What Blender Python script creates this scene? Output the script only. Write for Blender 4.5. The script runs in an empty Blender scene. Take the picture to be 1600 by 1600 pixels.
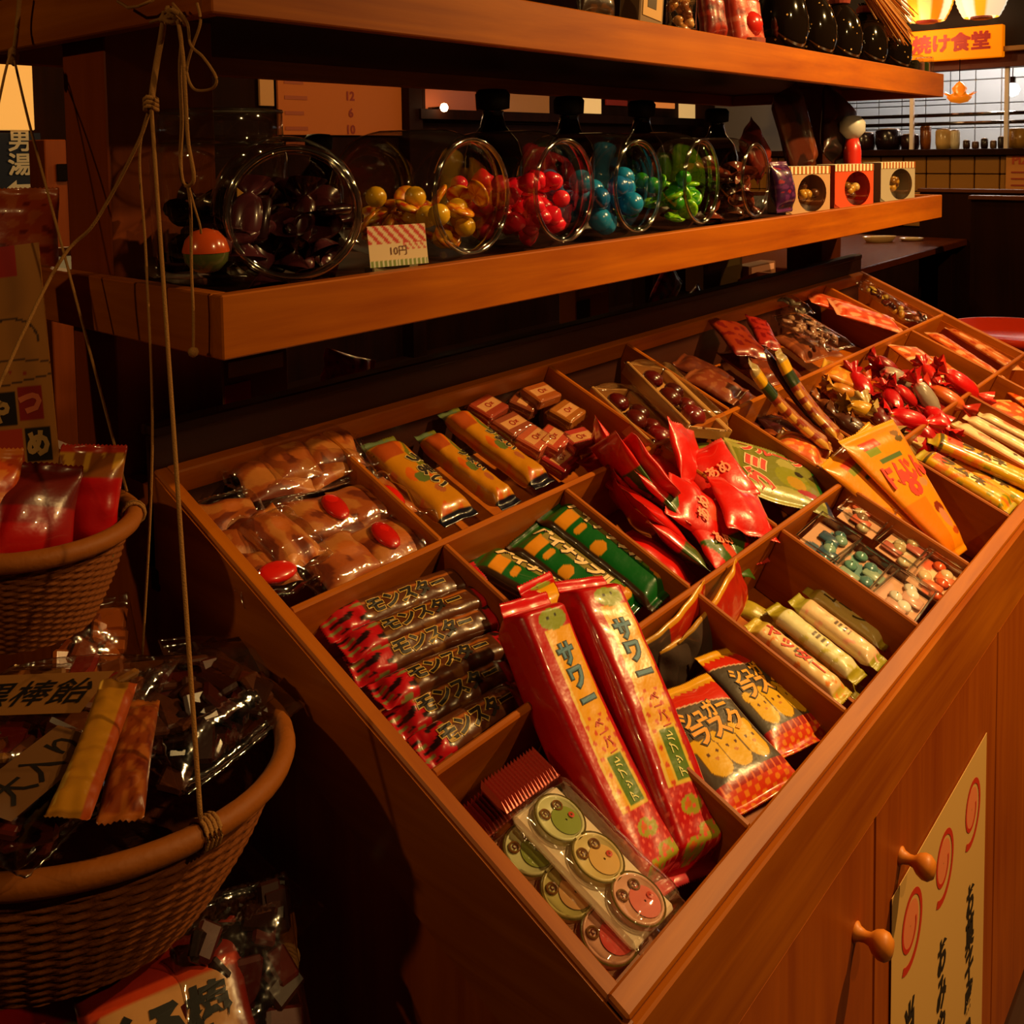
import bpy, math, random
import numpy as np
from mathutils import Vector, Matrix
rnd = random.Random(7)
S = bpy.context.scene
COL = S.collection
# ---------------------------------------------------------------- camera
CAM = np.array([-0.493, -0.769, 1.5]); FPX = 1496.6; PX, PY = 802.4, 329.7
RT = np.array([0.6447, -0.7643, -0.0131]); DN = np.array([-0.0556, -0.0298, -0.9980]); FW = np.array([0.7624, 0.6442, -0.0617])
RT /= np.linalg.norm(RT); FW -= RT*FW.dot(RT); FW /= np.linalg.norm(FW); DN = np.cross(FW, RT)
cd = bpy.data.cameras.new('camera'); cam = bpy.data.objects.new('camera', cd); COL.objects.link(cam)
cd.sensor_width = 36; cd.lens = FPX/1600*36; cd.shift_x = -(PX-800)/1600; cd.shift_y = (PY-800)/1600
cd.clip_start = .02; cd.clip_end = 60
M = Matrix.Identity(4)
for i in range(3):
    M[i][0] = RT[i]; M[i][1] = -DN[i]; M[i][2] = -FW[i]; M[i][3] = CAM[i]
cam.matrix_world = M
S.camera = cam
S.cycles.transparent_max_bounces = 40
cd.dof.use_dof = False
# ---------------------------------------------------------------- world, exposure, lamps
S.view_settings.view_transform = 'Standard'; S.view_settings.look = 'None'
S.view_settings.gamma = 1; S.view_settings.use_curve_mapping = False
S.view_settings.exposure = 0.0
W = bpy.data.worlds.new('world'); S.world = W; W.use_nodes = True
W.node_tree.nodes['Background'].inputs[0].default_value = (1, .45, .16, 1)
W.node_tree.nodes['Background'].inputs[1].default_value = .02
WARM = (1, .61, .21)
def lamp(name, loc, power, r=.04, col=WARM, spot=None, aim=None, blend=.6):
    d = bpy.data.lights.new(name, 'SPOT' if spot else 'POINT'); d.energy = power; d.color = col; d.shadow_soft_size = r
    o = bpy.data.objects.new(name, d); COL.objects.link(o); o.location = loc
    if spot:
        d.spot_size = math.radians(spot); d.spot_blend = blend
        o.rotation_euler = (Vector(aim)-Vector(loc)).to_track_quat('-Z', 'Y').to_euler()
    return o
lamp('ceiling_or_fill_lamp', (1.60, -1.30, 2.60), 265, .03, spot=88, aim=(1.35, -.2, 1.0), blend=.9)
lamp('ceiling_or_fill_lamp', (.45, -2.1, 2.6), 52, .035, spot=80, aim=(.6, 0, 1.1), blend=.9)
lamp('ceiling_or_fill_lamp', (3.3, -.9, 2.6), 62, .04)
lamp('ceiling_or_fill_lamp', (-2.3, .1, 2.6), 30, .04)  # fill added on the left to brighten the shelf end boards
lamp('ceiling_or_fill_lamp', (1.1, 2.3, 2.6), 32, .04)  # back light added behind the stand for the jars
lamp('ceiling_or_fill_lamp', (3.9, 2.0, 2.6), 50, .04)
# ---------------------------------------------------------------- pixel helpers (give real 3D points at real depth)
def ray(x, y):
    return FW + RT*(x-PX)/FPX + DN*(y-PY)/FPX
def hit(x, y, n, d):
    r = ray(x, y); n = np.array(n, float); return CAM + r*((d-n.dot(CAM))/n.dot(r))
TILT = 0.40565; CT, ST = math.cos(TILT), math.sin(TILT)
TA = np.array([0.035, 0.186, 1.154])                 # back left corner of the tray rim
NN = np.array([0, -ST, CT]); TV = np.array([0, CT, ST])
def T(x, y, d):                                       # point of the tilted tray, d below the rim plane
    return hit(x, y, NN, NN.dot(TA)-d)
# ---------------------------------------------------------------- colours and materials
def c(h):
    h = h.lstrip('#'); v = [int(h[i:i+2], 16)/255 for i in (0, 2, 4)]
    return tuple(x/12.92 if x <= .04045 else ((x+.055)/1.055)**2.4 for x in v)
MATS = {}
def newmat(name):
    m = bpy.data.materials.new(name); m.use_nodes = True; nt = m.node_tree
    b = nt.nodes['Principled BSDF']; MATS[name] = m
    return m, nt, b
def N(nt, t, **kw):
    n = nt.nodes.new(t)
    for k, v in kw.items():
        setattr(n, k, v)
    return n
def bump(nt, b, scale, strength, detail=3, coord='Object', dist=.002, sc=(1, 1, 1), rough=.5):
    tc = N(nt, 'ShaderNodeTexCoord'); mp = N(nt, 'ShaderNodeMapping'); mp.inputs['Scale'].default_value = sc
    nz = N(nt, 'ShaderNodeTexNoise'); nz.inputs['Scale'].default_value = scale; nz.inputs['Detail'].default_value = detail
    nz.inputs['Roughness'].default_value = rough
    bp = N(nt, 'ShaderNodeBump'); bp.inputs['Strength'].default_value = strength; bp.inputs['Distance'].default_value = dist
    nt.links.new(tc.outputs[coord], mp.inputs[0]); nt.links.new(mp.outputs[0], nz.inputs['Vector'])
    nt.links.new(nz.outputs[0], bp.inputs['Height']); nt.links.new(bp.outputs[0], b.inputs['Normal'])
    return bp
def plain(name, col, rough=.5, spec=.5, coat=0, emit=0, metal=0, bmp=None, trans=0):
    if name in MATS: return MATS[name]
    m, nt, b = newmat(name)
    col = c(col) if isinstance(col, str) else col
    b.inputs['Base Color'].default_value = (*col, 1); b.inputs['Roughness'].default_value = rough
    b.inputs['Specular IOR Level'].default_value = spec; b.inputs['Coat Weight'].default_value = coat
    b.inputs['Coat Roughness'].default_value = .05
    b.inputs['Metallic'].default_value = metal; b.inputs['Transmission Weight'].default_value = trans
    if emit:
        b.inputs['Emission Color'].default_value = (*col, 1); b.inputs['Emission Strength'].default_value = emit
    if bmp: bump(nt, b, *bmp)
    return m
def attr(name, rough=.3, coat=.3, bmp=None, spec=.5, emit=0, crough=.06):
    m, nt, b = newmat(name)
    a = N(nt, 'ShaderNodeAttribute', attribute_name='Col'); nt.links.new(a.outputs[0], b.inputs['Base Color'])
    b.inputs['Roughness'].default_value = rough; b.inputs['Coat Weight'].default_value = coat
    b.inputs['Coat Roughness'].default_value = crough; b.inputs['Specular IOR Level'].default_value = spec
    if emit:
        nt.links.new(a.outputs[0], b.inputs['Emission Color']); b.inputs['Emission Strength'].default_value = emit
    if bmp: bump(nt, b, *bmp)
    return m
def film(name, col=(1, 1, 1), rough=.06, base=.03, gain=.8, bmp=(60, .5, 2, 'Object', .003), tint=0):
    m, nt, b = newmat(name); nt.nodes.remove(b)
    out = nt.nodes['Material Output']
    tr = N(nt, 'ShaderNodeBsdfTransparent'); tr.inputs[0].default_value = (*col, 1)
    gl = N(nt, 'ShaderNodeBsdfGlossy'); gl.inputs['Roughness'].default_value = rough; gl.inputs[0].default_value = (1, 1, 1, 1)
    fr = N(nt, 'ShaderNodeFresnel'); fr.inputs[0].default_value = 1.45
    ma = N(nt, 'ShaderNodeMath', operation='MULTIPLY_ADD', use_clamp=True); ma.inputs[1].default_value = gain; ma.inputs[2].default_value = base
    mx = N(nt, 'ShaderNodeMixShader')
    ge = N(nt, 'ShaderNodeNewGeometry'); mi = N(nt, 'ShaderNodeMath', operation='MULTIPLY_ADD'); mi.inputs[1].default_value = 1/1.45-1.45; mi.inputs[2].default_value = 1.45
    nt.links.new(ge.outputs['Backfacing'], mi.inputs[0]); nt.links.new(mi.outputs[0], fr.inputs[0])
    nt.links.new(fr.outputs[0], ma.inputs[0]); nt.links.new(ma.outputs[0], mx.inputs[0])
    nt.links.new(tr.outputs[0], mx.inputs[1]); nt.links.new(gl.outputs[0], mx.inputs[2])
    nt.links.new(mx.outputs[0], out.inputs[0])
    if bmp:
        class F: pass
        f = F(); f.inputs = {'Normal': gl.inputs['Normal']}
        bp = bump(nt, f, *bmp)
        nt.links.new(bp.outputs[0], fr.inputs['Normal'])
    return m
def wood(name, dark, light, axis=0, scale=1., rough=.45, spec=.3, coat=.05):
    m, nt, b = newmat(name)
    tc = N(nt, 'ShaderNodeTexCoord'); mp = N(nt, 'ShaderNodeMapping')
    s = [22, 22, 22]; s[axis] = 1.3; mp.inputs['Scale'].default_value = [v*scale for v in s]
    nz = N(nt, 'ShaderNodeTexNoise'); nz.inputs['Scale'].default_value = 1.6; nz.inputs['Detail'].default_value = 6; nz.inputs['Roughness'].default_value = .62
    nz.inputs['Distortion'].default_value = .6
    n2 = N(nt, 'ShaderNodeTexNoise'); n2.inputs['Scale'].default_value = 3.1; n2.inputs['Detail'].default_value = 2
    mx = N(nt, 'ShaderNodeMix'); mx.inputs[0].default_value = .38
    rp = N(nt, 'ShaderNodeValToRGB'); rp.color_ramp.elements[0].position = .33; rp.color_ramp.elements[1].position = .68
    rp.color_ramp.elements[0].color = (*c(dark), 1); rp.color_ramp.elements[1].color = (*c(light), 1)
    nt.links.new(tc.outputs['Object'], mp.inputs[0]); nt.links.new(mp.outputs[0], nz.inputs['Vector'])
    nt.links.new(tc.outputs['Object'], n2.inputs['Vector'])
    nt.links.new(nz.outputs[0], mx.inputs[2]); nt.links.new(n2.outputs[0], mx.inputs[3])
    nt.links.new(mx.outputs[0], rp.inputs[0]); nt.links.new(rp.outputs[0], b.inputs['Base Color'])
    b.inputs['Roughness'].default_value = rough; b.inputs['Coat Weight'].default_value = coat; b.inputs['Coat Roughness'].default_value = .3; b.inputs['Specular IOR Level'].default_value = spec
    bp = N(nt, 'ShaderNodeBump'); bp.inputs['Strength'].default_value = .12; bp.inputs['Distance'].default_value = .001
    nt.links.new(nz.outputs[0], bp.inputs['Height']); nt.links.new(bp.outputs[0], b.inputs['Normal'])
    return m
WX = wood('wood_along_x', '#8a3a00', '#bc6600', 0)
WY = wood('wood_along_y', '#883a00', '#b86400', 1)
WZ = wood('wood_along_z', '#883600', '#b05600', 2)
WD = wood('wood_dark', '#2a1008', '#3c190b', 0)
KNOBM = wood('wood_knob', '#b05a14', '#e08a2c', 1)
WDZ = wood('wood_dark_upright', '#2a1008', '#3c190b', 2)
WP = wood('wood_post', '#7c3204', '#964208', 2)
FOIL = attr('printed_foil', .30, .6, (45, .45, 3, 'Object', .0024), crough=.04)
PAPER = attr('printed_paper', .55, .0)
BOXM = attr('printed_card', .4, .25, (30, .1, 2, 'Object', .001))
CANDY = attr('candy_gloss', .25, .6, None)
BREAD = attr('baked_bread', .7, .05, (90, .4, 3, 'Object', .001))
attr('bread_glaze', .45, .25, (60, .5, 3, 'Object', .002))
FILM = film('clear_film', rough=.09, base=.10, gain=1.15)
FILM2 = film('clear_film_smooth', base=.09, gain=.9, bmp=(28, .25, 2, 'Object', .002))
JARM = film('clear_plastic_jar', (.90, .89, .85), .05, .025, 1.5, (9, .12, 1, 'Object', .004))
RIMM = film('clear_rim', (.85, .83, .78), .08, .28, 1.6, (30, .2, 1, 'Object', .002))
STR = plain('jute_string', '#a57440', .85, .1, bmp=(900, .6, 2))
# ---------------------------------------------------------------- object helpers
def link(o, parent=None):
    COL.objects.link(o)
    if parent is not None: o.parent = parent
    return o
def mesh(name, V, F, mat, parent=None, smooth=False, cols=None, mtx=None):
    me = bpy.data.meshes.new(name)
    me.from_pydata([tuple(map(float, v)) for v in V], [], [tuple(map(int, f)) for f in F])
    if smooth:
        me.polygons.foreach_set('use_smooth', np.ones(len(me.polygons), bool))
    if cols is not None:
        a = me.color_attributes.new('Col', 'FLOAT_COLOR', 'POINT')
        cc = np.ones((len(V), 4)); cc[:, :3] = np.array(cols); a.data.foreach_set('color', cc.ravel())
    me.update()
    if mat: me.materials.append(mat)
    o = bpy.data.objects.new(name, me); link(o, parent)
    if mtx is not None: o.matrix_local = mtx
    return o
def thing(name, label, cat, mtx=None, group=None, kind=None):
    o = bpy.data.objects.new(name, None); o.empty_display_size = .02; COL.objects.link(o)
    if mtx is not None: o.matrix_world = mtx
    return tag(o, label, cat, group, kind)
def tag(o, label=None, cat=None, group=None, kind=None):
    if label: o['label'] = label
    if cat: o['category'] = cat
    if group: o['group'] = group
    if kind: o['kind'] = kind
    return o
def copy_tree(o, parent=None):
    q = o.copy(); COL.objects.link(q); q.parent = parent
    for ch in list(o.children): copy_tree(ch, q)
    return q
def frame(p0, y, z):                                   # local y along y, z near z
    y = Vector(y).normalized(); z = Vector(z); x = y.cross(z).normalized(); z = x.cross(y)
    m = Matrix.Identity(4)
    for i in range(3): m[i][0] = x[i]; m[i][1] = y[i]; m[i][2] = z[i]; m[i][3] = p0[i]
    return m
class MB:
    def __init__(s): s.V = []; s.F = []; s.C = []
    def add(s, V, F, col=None):
        n = len(s.V); s.V += [tuple(v) for v in V]; s.F += [tuple(i+n for i in f) for f in F]
        s.C += [col or (1, 1, 1)]*len(V); return s
    def box(s, x0, x1, y0, y1, z0, z1, bev=.0015, col=None):
        b = min(bev, abs(x1-x0)*.4, abs(y1-y0)*.4, abs(z1-z0)*.4); V = []; idx = {}
        cs = [(x0, x1), (y0, y1), (z0, z1)]
        for i in range(8):
            sg = [(i >> k) & 1 for k in range(3)]
            for ax in range(3):
                p = [cs[k][sg[k]] - (0 if k == ax else (b if sg[k] else -b)) for k in range(3)]
                idx[(i, ax)] = len(V); V.append(p)
        F = []
        for ax in range(3):
            u, v = (ax+1) % 3, (ax+2) % 3
            for sd in (0, 1):
                q = [idx[((sd << ax) | (a << u) | (bb << v), ax)] for a, bb in ((0, 0), (1, 0), (1, 1), (0, 1))]
                F.append(q if sd else q[::-1])
            for a in (0, 1):
                for bb in (0, 1):
                    i0 = (a << u) | (bb << v); i1 = i0 | (1 << ax)
                    q = [idx[(i0, u)], idx[(i1, u)], idx[(i1, v)], idx[(i0, v)]]
                    F.append(q if (a ^ bb) else q[::-1])
        for i in range(8):
            t = [idx[(i, 0)], idx[(i, 1)], idx[(i, 2)]]
            F.append(t if bin(i).count('1') % 2 else t[::-1])
        return s.add(V, F, col)
    def tube(s, pts, r, n=8, col=None, closed=False, rs=None):
        pts = [Vector(p) for p in pts]; V = []; F = []; m = len(pts); up = Vector((0.13, .21, 1)).normalized()
        for i, p in enumerate(pts):
            a = pts[(i-1) % m] if (i or closed) else p; b = pts[(i+1) % m] if (i < m-1 or closed) else p
            t = (b-a).normalized(); x = t.cross(up)
            if x.length < 1e-3: x = t.cross(Vector((1, 0, 0)))
            x.normalize(); y = t.cross(x); rr = rs[i] if rs else r
            for k in range(n):
                an = 2*math.pi*k/n; V.append(p + x*math.cos(an)*rr + y*math.sin(an)*rr)
        for i in range(m if closed else m-1):
            for k in range(n):
                F.append((i*n+k, i*n+(k+1) % n, ((i+1) % m)*n+(k+1) % n, ((i+1) % m)*n+k))
        if not closed:
            F.append(tuple(range(n))[::-1]); F.append(tuple((m-1)*n+k for k in range(n)))
        return s.add(V, F, col)
    def lathe(s, prof, n=24, axis=2, o=(0, 0, 0), col=None, cap=True, cols=None):
        V = []; F = []; C_ = []
        for j, (r, h) in enumerate(prof):
            for k in range(n):
                a = 2*math.pi*k/n; p = [r*math.cos(a), r*math.sin(a), h]
                p = [p[(i-axis-1) % 3] if 0 else 0 for i in range(3)] if 0 else p
                if axis == 0: p = [h, r*math.cos(a), r*math.sin(a)]
                if axis == 1: p = [r*math.sin(a), h, r*math.cos(a)]
                V.append([p[i]+o[i] for i in range(3)])
        m = len(prof)
        for j in range(m-1):
            for k in range(n):
                F.append((j*n+k, j*n+(k+1) % n, (j+1)*n+(k+1) % n, (j+1)*n+k))
        if cap:
            if prof[0][0] > 1e-5: F.append(tuple(range(n))[::-1])
            if prof[-1][0] > 1e-5: F.append(tuple((m-1)*n+k for k in range(n)))
        n0 = len(s.V); s.add(V, F, col)
        if cols:
            for j in range(m):
                for k in range(n): s.C[n0+j*n+k] = cols(j/(m-1), k/n)
        return s
    def quad(s, a, b, c_, d, col=None): return s.add([a, b, c_, d], [(0, 1, 2, 3)], col)
    def poly(s, pts, z=0, col=None): return s.add([(p[0], p[1], z) for p in pts], [tuple(range(len(pts)))], col)
    def obj(s, name, mat, parent=None, smooth=False, mtx=None, colors=False):
        return mesh(name, s.V, s.F, mat, parent, smooth, s.C if colors else None, mtx)
def box(name, mat, parent, *a, bev=.0015, mtx=None):
    return MB().box(*a, bev=bev).obj(name, mat, parent, mtx=mtx)
# ---------------------------------------------------------------- lettering
_fc = {}
def glyphs(body, bold=0.):
    k = (body, bold)
    if k in _fc: return _fc[k]
    cu = bpy.data.curves.new('text', 'FONT'); cu.body = body; cu.resolution_u = 2; cu.offset = bold; cu.space_line = .95
    cu.align_x = 'CENTER'; cu.align_y = 'CENTER'
    o = bpy.data.objects.new('text', cu); COL.objects.link(o)
    me = bpy.data.meshes.new_from_object(o.evaluated_get(bpy.context.evaluated_depsgraph_get()))
    V = np.array([v.co[:2] for v in me.vertices]).reshape(-1, 2); F = [tuple(p.vertices) for p in me.polygons]
    if len(V): V = V-(V.max(0)+V.min(0))/2
    bpy.data.objects.remove(o); bpy.data.curves.remove(cu); bpy.data.meshes.remove(me)
    _fc[k] = (V, F); return _fc[k]
def decal(mb, V, F, H, eps, col):
    if not len(V): return
    z = H(V[:, 0], V[:, 1])+eps
    mb.add(np.column_stack([V, z]), F, col)
def fat_text(mb, body, x, y, size, col, w):
    for k, (dx, dy) in enumerate(((0, 0), (w, 0), (-w, 0), (0, w), (0, -w), (w, w), (-w, -w), (w, -w), (-w, w))):
        put_text(mb, body, x+dx, y+dy, size, 0, col, None, .0002*k)
def put_text(mb, body, x, y, size, ang=0, col=(0, 0, 0), H=None, eps=.0004, bold=.0, sx=1., out=None):
    H = H or (lambda a, b: a*0)
    ca, sa = math.cos(ang), math.sin(ang)
    for cc, bb, e in ([(out, bold+.05, eps)] if out else [])+[(col, bold, eps+(.0003 if out else 0))]:
        V, F = glyphs(body, bb)
        if not len(V): continue
        U = V*size; U = U*[sx, 1]; U = np.column_stack([U[:, 0]*ca-U[:, 1]*sa+x, U[:, 0]*sa+U[:, 1]*ca+y])
        decal(mb, U, F, H, e, cc)
# ---------------------------------------------------------------- packs
def rect(U, V, u0, u1, v0, v1): return (U > u0) & (U < u1) & (V > v0) & (V < v1)
def disc(U, V, u, v, ru, rv): return ((U-u)/ru)**2+((V-v)/rv)**2 < 1
def fill(C_, m, col): C_[m] = c(col) if isinstance(col, str) else col
def noise2(U, V, f, seed):
    r = random.Random(seed); o = U*0
    for k in range(6):
        a = r.uniform(0, 6.28); ff = f*r.uniform(.6, 1.6); o = o+np.sin((U*math.cos(a)+V*math.sin(a))*ff+r.uniform(0, 6.28))
    return o/3
def prof(w, l, t, crimp, ramp, p=2.4, bend=0., wr=0., seed=1, sq=1.):
    """half-thickness and mid-surface of a sealed pillow bag; returns T(x,y), Z(x,y)"""
    def Tf(x, y):
        e = np.clip((l/2-crimp-np.abs(y))/ramp, 0, 1); e = np.sin(e*math.pi/2)**.8
        g = np.clip(1-np.abs(2*x/w)**p, 0, 1)**.5
        return t/2*e*g
    def Zf(x, y):
        return bend*(1-(2*y/l)**2)+wr*noise2(x/w*2, y/w*2, 5, seed)*(.35+.65*(np.abs(2*y/l)**3))
    return Tf, Zf
def pillow(name, parent, w, l, t, paint, nx=24, ny=60, crimp=.008, ramp=.02, p=2.4, bend=0., wr=.0006, seed=1, mat=None, zig=.0015, taper=None, mtx=None, back=None):
    Tf, Zf = prof(w, l, t, crimp, ramp, p, bend, wr, seed)
    xs = np.linspace(-1, 1, nx+1); ys = np.linspace(-1, 1, ny+1)
    U, Vv = np.meshgrid(xs, ys); U = U.ravel(); Vv = Vv.ravel()
    if taper: k = taper(Vv)
    else: k = 1-.05*np.cos(Vv*math.pi/2)**2
    X = U*w/2; Y = Vv*l/2
    if zig:
        Y = Y + np.where(np.abs(Vv) > .999, zig*np.sign(Vv)*(np.arange(len(U)) % 2), 0)
    t_ = Tf(X, Y); z_ = Zf(X, Y)
    cr = np.abs(Y) > l/2-crimp
    z_ = z_+np.where(cr, .0004*np.sin(Y/.0016), 0)
    C_ = np.ones((len(U), 3)); paint(C_, U, Vv)
    Cb = C_.copy()
    if back is not None: Cb[:] = c(back)
    V = np.concatenate([np.column_stack([X*k, Y, z_+t_+.0002]), np.column_stack([X*k, Y, z_-t_-.0002])])
    n = len(U); F = []
    for j in range(ny):
        for i in range(nx):
            a = j*(nx+1)+i; F.append((a, a+1, a+nx+2, a+nx+1)); F.append((n+a, n+a+nx+1, n+a+nx+2, n+a+1))
    for j in range(ny):
        a = j*(nx+1); F.append((a, a+nx+1, n+a+nx+1, n+a)); a += nx; F.append((a, n+a, n+a+nx+1, a+nx+1))
    for i in range(nx):
        a = i; F.append((a, n+a, n+a+1, a+1)); a = ny*(nx+1)+i; F.append((a, a+1, n+a+1, n+a))
    o = mesh(name, V, F, mat or FOIL, parent, True, np.concatenate([C_, Cb]), mtx)
    H = lambda x, y: Tf(x, y)+Zf(x, y)+.0002
    return o, H
def lie(p0, p1, d0, d1, roll=0., lift=0.):
    """matrix of a pack whose long axis runs from pixel p0 (tail, -y) to p1 (head, +y) in the tray; d = depth below the rim"""
    A = T(*p0, d0); B = T(*p1, d1); L = float(np.linalg.norm(B-A)); y = Vector(B-A).normalized()
    z = Vector(NN); m = frame(Vector((A+B)/2), y, z)
    return m @ Matrix.Rotation(roll, 4, 'Y') @ Matrix.Translation((0, 0, lift)), L
def stand(px, py, plane, d, yaw=0, lean=0):
    p = hit(px, py, plane, d); return Matrix.Translation(Vector(p)) @ Matrix.Rotation(yaw, 4, 'Z') @ Matrix.Rotation(lean, 4, 'X')
# ================================================================ the display cabinet
TM = Matrix.Identity(4)
for i in range(3): TM[i][0] = (1, 0, 0)[i]; TM[i][1] = TV[i]; TM[i][2] = NN[i]; TM[i][3] = TA[i]
CABX0, CABX1, FY = .035, 2.14, -.42
ROOT = Matrix.Translation((CABX0, FY, 0)); RI = ROOT.inverted()
cab = thing('display_cabinet', 'long orange-brown wooden sweets cabinet with a sloping tray divided into compartments', 'display cabinet', ROOT)
def cpart(mb, name, mat, parent=None, tray=False, **k):
    return mb.obj(name, mat, parent or cab, mtx=(None if parent else (RI @ TM if tray else RI)), **k)
W_ = CABX1-CABX0; D_ = .105
tray = cpart(MB().box(.004, W_-.004, -.65, 0, -D_-.012, -D_), 'tray_bottom', WX, tray=True)
def tb(name, mat, *a, bev=.002):
    return MB().box(*a, bev=bev).obj(name, mat, tray)
tb('tray_rim', WY, 0, .016, -.655, .012, -D_, .0)
tb('tray_rim', WY, W_-.016, W_, -.655, .012, -D_, .0)
tb('tray_rim', WX, 0, W_, -.657, -.637, -D_, .003)
tb('tray_rim', WX, .016, W_-.016, -.001, .014, -D_, -.001)
cx = dict(a=.226, c=.452, b=.690, d=.918, h=1.150, e=1.390, f=1.607, g=1.833)
for k in ('a', 'b', 'd', 'g'):
    tb('divider', WY, cx[k]-.004, cx[k]+.004, -.223, -.001, -D_, -.003)
for k in ('a', 'c', 'b', 'd', 'h', 'g'):
    tb('divider', WY, cx[k]-.004, cx[k]+.004, -.431, -.231, -D_, -.003 if k != 'h' else -.03)
for k in 'acbdhefg':
    tb('divider', WY, cx[k]-.004, cx[k]+.004, -.637, -.439, -D_, -.003)
for v in (-.227, -.435):
    tb('divider', WX, .016, W_-.016, v-.004, v+.004, -D_, -.002)
# body
def prism(mb, pts, x0, x1, col=None):                  # polygon in (y,z) extruded along x
    n = len(pts); V = [(x0, p[0], p[1]) for p in pts]+[(x1, p[0], p[1]) for p in pts]
    F = [tuple(range(n)), tuple(range(n, 2*n))[::-1]]+[(i, n+i, n+(i+1) % n, (i+1) % n) for i in range(n)]
    return mb.add(V, F, col)
zt = lambda y: TA[2]+(y-TA[1])*ST/CT                   # height of the rim plane
YB = .50                                               # the far side of the stand
side = [(FY+.006, .02), (FY+.006, zt(FY)-.02), (.19, zt(.19)-.02), (.50, zt(.19)-.02), (1.10, zt(FY)-.02), (1.10, .02)]
cpart(prism(MB(), side[::-1], CABX0+.004, CABX0+.02), 'side_panel', WZ)
cpart(prism(MB(), side[::-1], CABX1-.02, CABX1-.004), 'side_panel', WZ)
ap = lambda h0, h1, y0, y1: [(y0, zt(y0)-h0), (y1, zt(y1)-h0), (y1, zt(y1)-h1), (y0, zt(y0)-h1)]
for x0, x1 in ((CABX0-.002, CABX0+.006), (CABX1-.006, CABX1+.002)):
    cpart(prism(MB(), ap(.004, .122, FY+.002, .19)[::-1], x0, x1), 'side_apron', WY)
for (y0, y1) in ((FY, FY+.045),):
    cpart(MB().box(CABX0-.0005, CABX0+.006, y0, y1, .02, zt(y0)-.12 if y0 < .4 else .95), 'side_stile', WZ)
# apron and doors on the front
cpart(MB().box(CABX0, CABX1, FY-.002, FY+.012, .778, zt(FY)-.004, bev=.002), 'front_apron', WX)
cpart(MB().box(CABX0, CABX1, FY+.02, FY+.03, .02, .80), 'inner_front', WDZ)
cpart(MB().box(CABX0+.01, CABX1-.01, FY+.05, 1.09, .0, .06), 'plinth', WD)
DX = [.040, .516, 1.030, 1.556, 2.135]
for i in range(4):
    d = cpart(MB().box(DX[i]+.0015, DX[i+1]-.0015, FY+.001, FY+.019, .09, .775, bev=.002), 'cabinet_door', WZ)
    kx = DX[i+1]-.055 if i % 2 == 0 else DX[i]+.085
    mb = MB().lathe([(.0095, .001), (.0105, -.002), (.0075, -.005), (.0058, -.011), (.0065, -.016), (.0115, -.021), (.0142, -.027), (.0138, -.033), (.0095, -.038), (.003, -.0395)], 20, 1, (kx, FY+.002, .680))
    mb.obj('knob', KNOBM, d, smooth=True)
# back board rising behind the tray, the opposite tray
bb = cpart(MB().box(CABX0+.0, CABX1, .198, .212, 1.02, 1.198, bev=.002), 'back_board', WD)
cpart(MB().box(CABX0+.0, CABX1, .196, .222, 1.193, 1.205, bev=.002), 'board_cap', WD)
cpart(MB().box(CABX0+.02, CABX1-.02, .214, .48, 1.10, 1.12), 'centre_shelf', WD)
OM = RI @ Matrix.Translation((2.175, .68, 0)) @ Matrix.Rotation(math.pi, 4, 'Z') @ TM
MB().box(.004, W_-.004, -.65, 0, -D_-.012, -D_).obj('opposite_tray', WX, cab, mtx=OM)
# ================================================================ the shelf rack
rack = thing('shelf_rack', 'orange wooden rack with two deep tray shelves above the sweets cabinet', 'shelf rack', Matrix.Translation((0, 0, 0)))
def rp(mb, name, mat, **k): return mb.obj(name, mat, rack, **k)
for x in (.03, 2.015):
    rp(MB().box(x, x+.135, .26, .36, 1.12, 2.1), 'post', WP)
for z0, nm in ((1.311, 'lower_shelf'), (1.629, 'upper_shelf')):
    s = rp(MB().box(.018, 2.162, .018, .602, z0+.030, z0+.0495, bev=.001), nm, WD)
    for a in ((0, 2.18, 0, .018), (0, 2.18, .602, .62)):
        MB().box(*a, z0, z0+.0605, bev=.0015).obj('fascia_board', WX, s)
    for a in ((0, .018, .0182, .6018), (2.162, 2.18, .0182, .6018)):
        MB().box(*a, z0, z0+.0605, bev=.0015).obj('end_board', WY, s)
# ================================================================ jars on the lower shelf
ZS = 1.311+.050
def jar_profile(R, D, m):                              # radius, distance along the axis (mouth at 0)
    r = R*.80; q = []
    q += [(r-.004, .004), (r, .000), (r+.004, .001), (r+.0045, .006), (r+.001, .010), (r+.0005, .016)]
    q += [(R*.86, .022), (R*.93, .030), (R*.985, .045), (R, .065), (R, D-.035), (R*.97, D-.015), (R*.88, D-.004), (R*.6, D), (.001, D)]
    return q
def open_jar(x, R, yaw, label, y=.02, D=.185, tilt=0):
    m = Matrix.Translation((x, y+.005, ZS+R+.001)) @ Matrix.Rotation(yaw, 4, 'Z') @ Matrix.Rotation(tilt, 4, 'X')
    j = thing('candy_jar', label, 'jar', m)
    mb = MB().lathe(jar_profile(R, D, 0), 56, 1, cap=False); mb.obj('jar_body', JARM, j, smooth=True)
    pts = [((R*.80+.0025)*math.sin(a), .002, (R*.80+.0025)*math.cos(a)) for a in np.linspace(0, 2*math.pi, 57)[:-1]]
    MB().tube(pts, (.0042 if R < .0795 else .0032), 8, closed=True).obj('jar_rim', RIMM, j, smooth=True)
    return j, m
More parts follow.
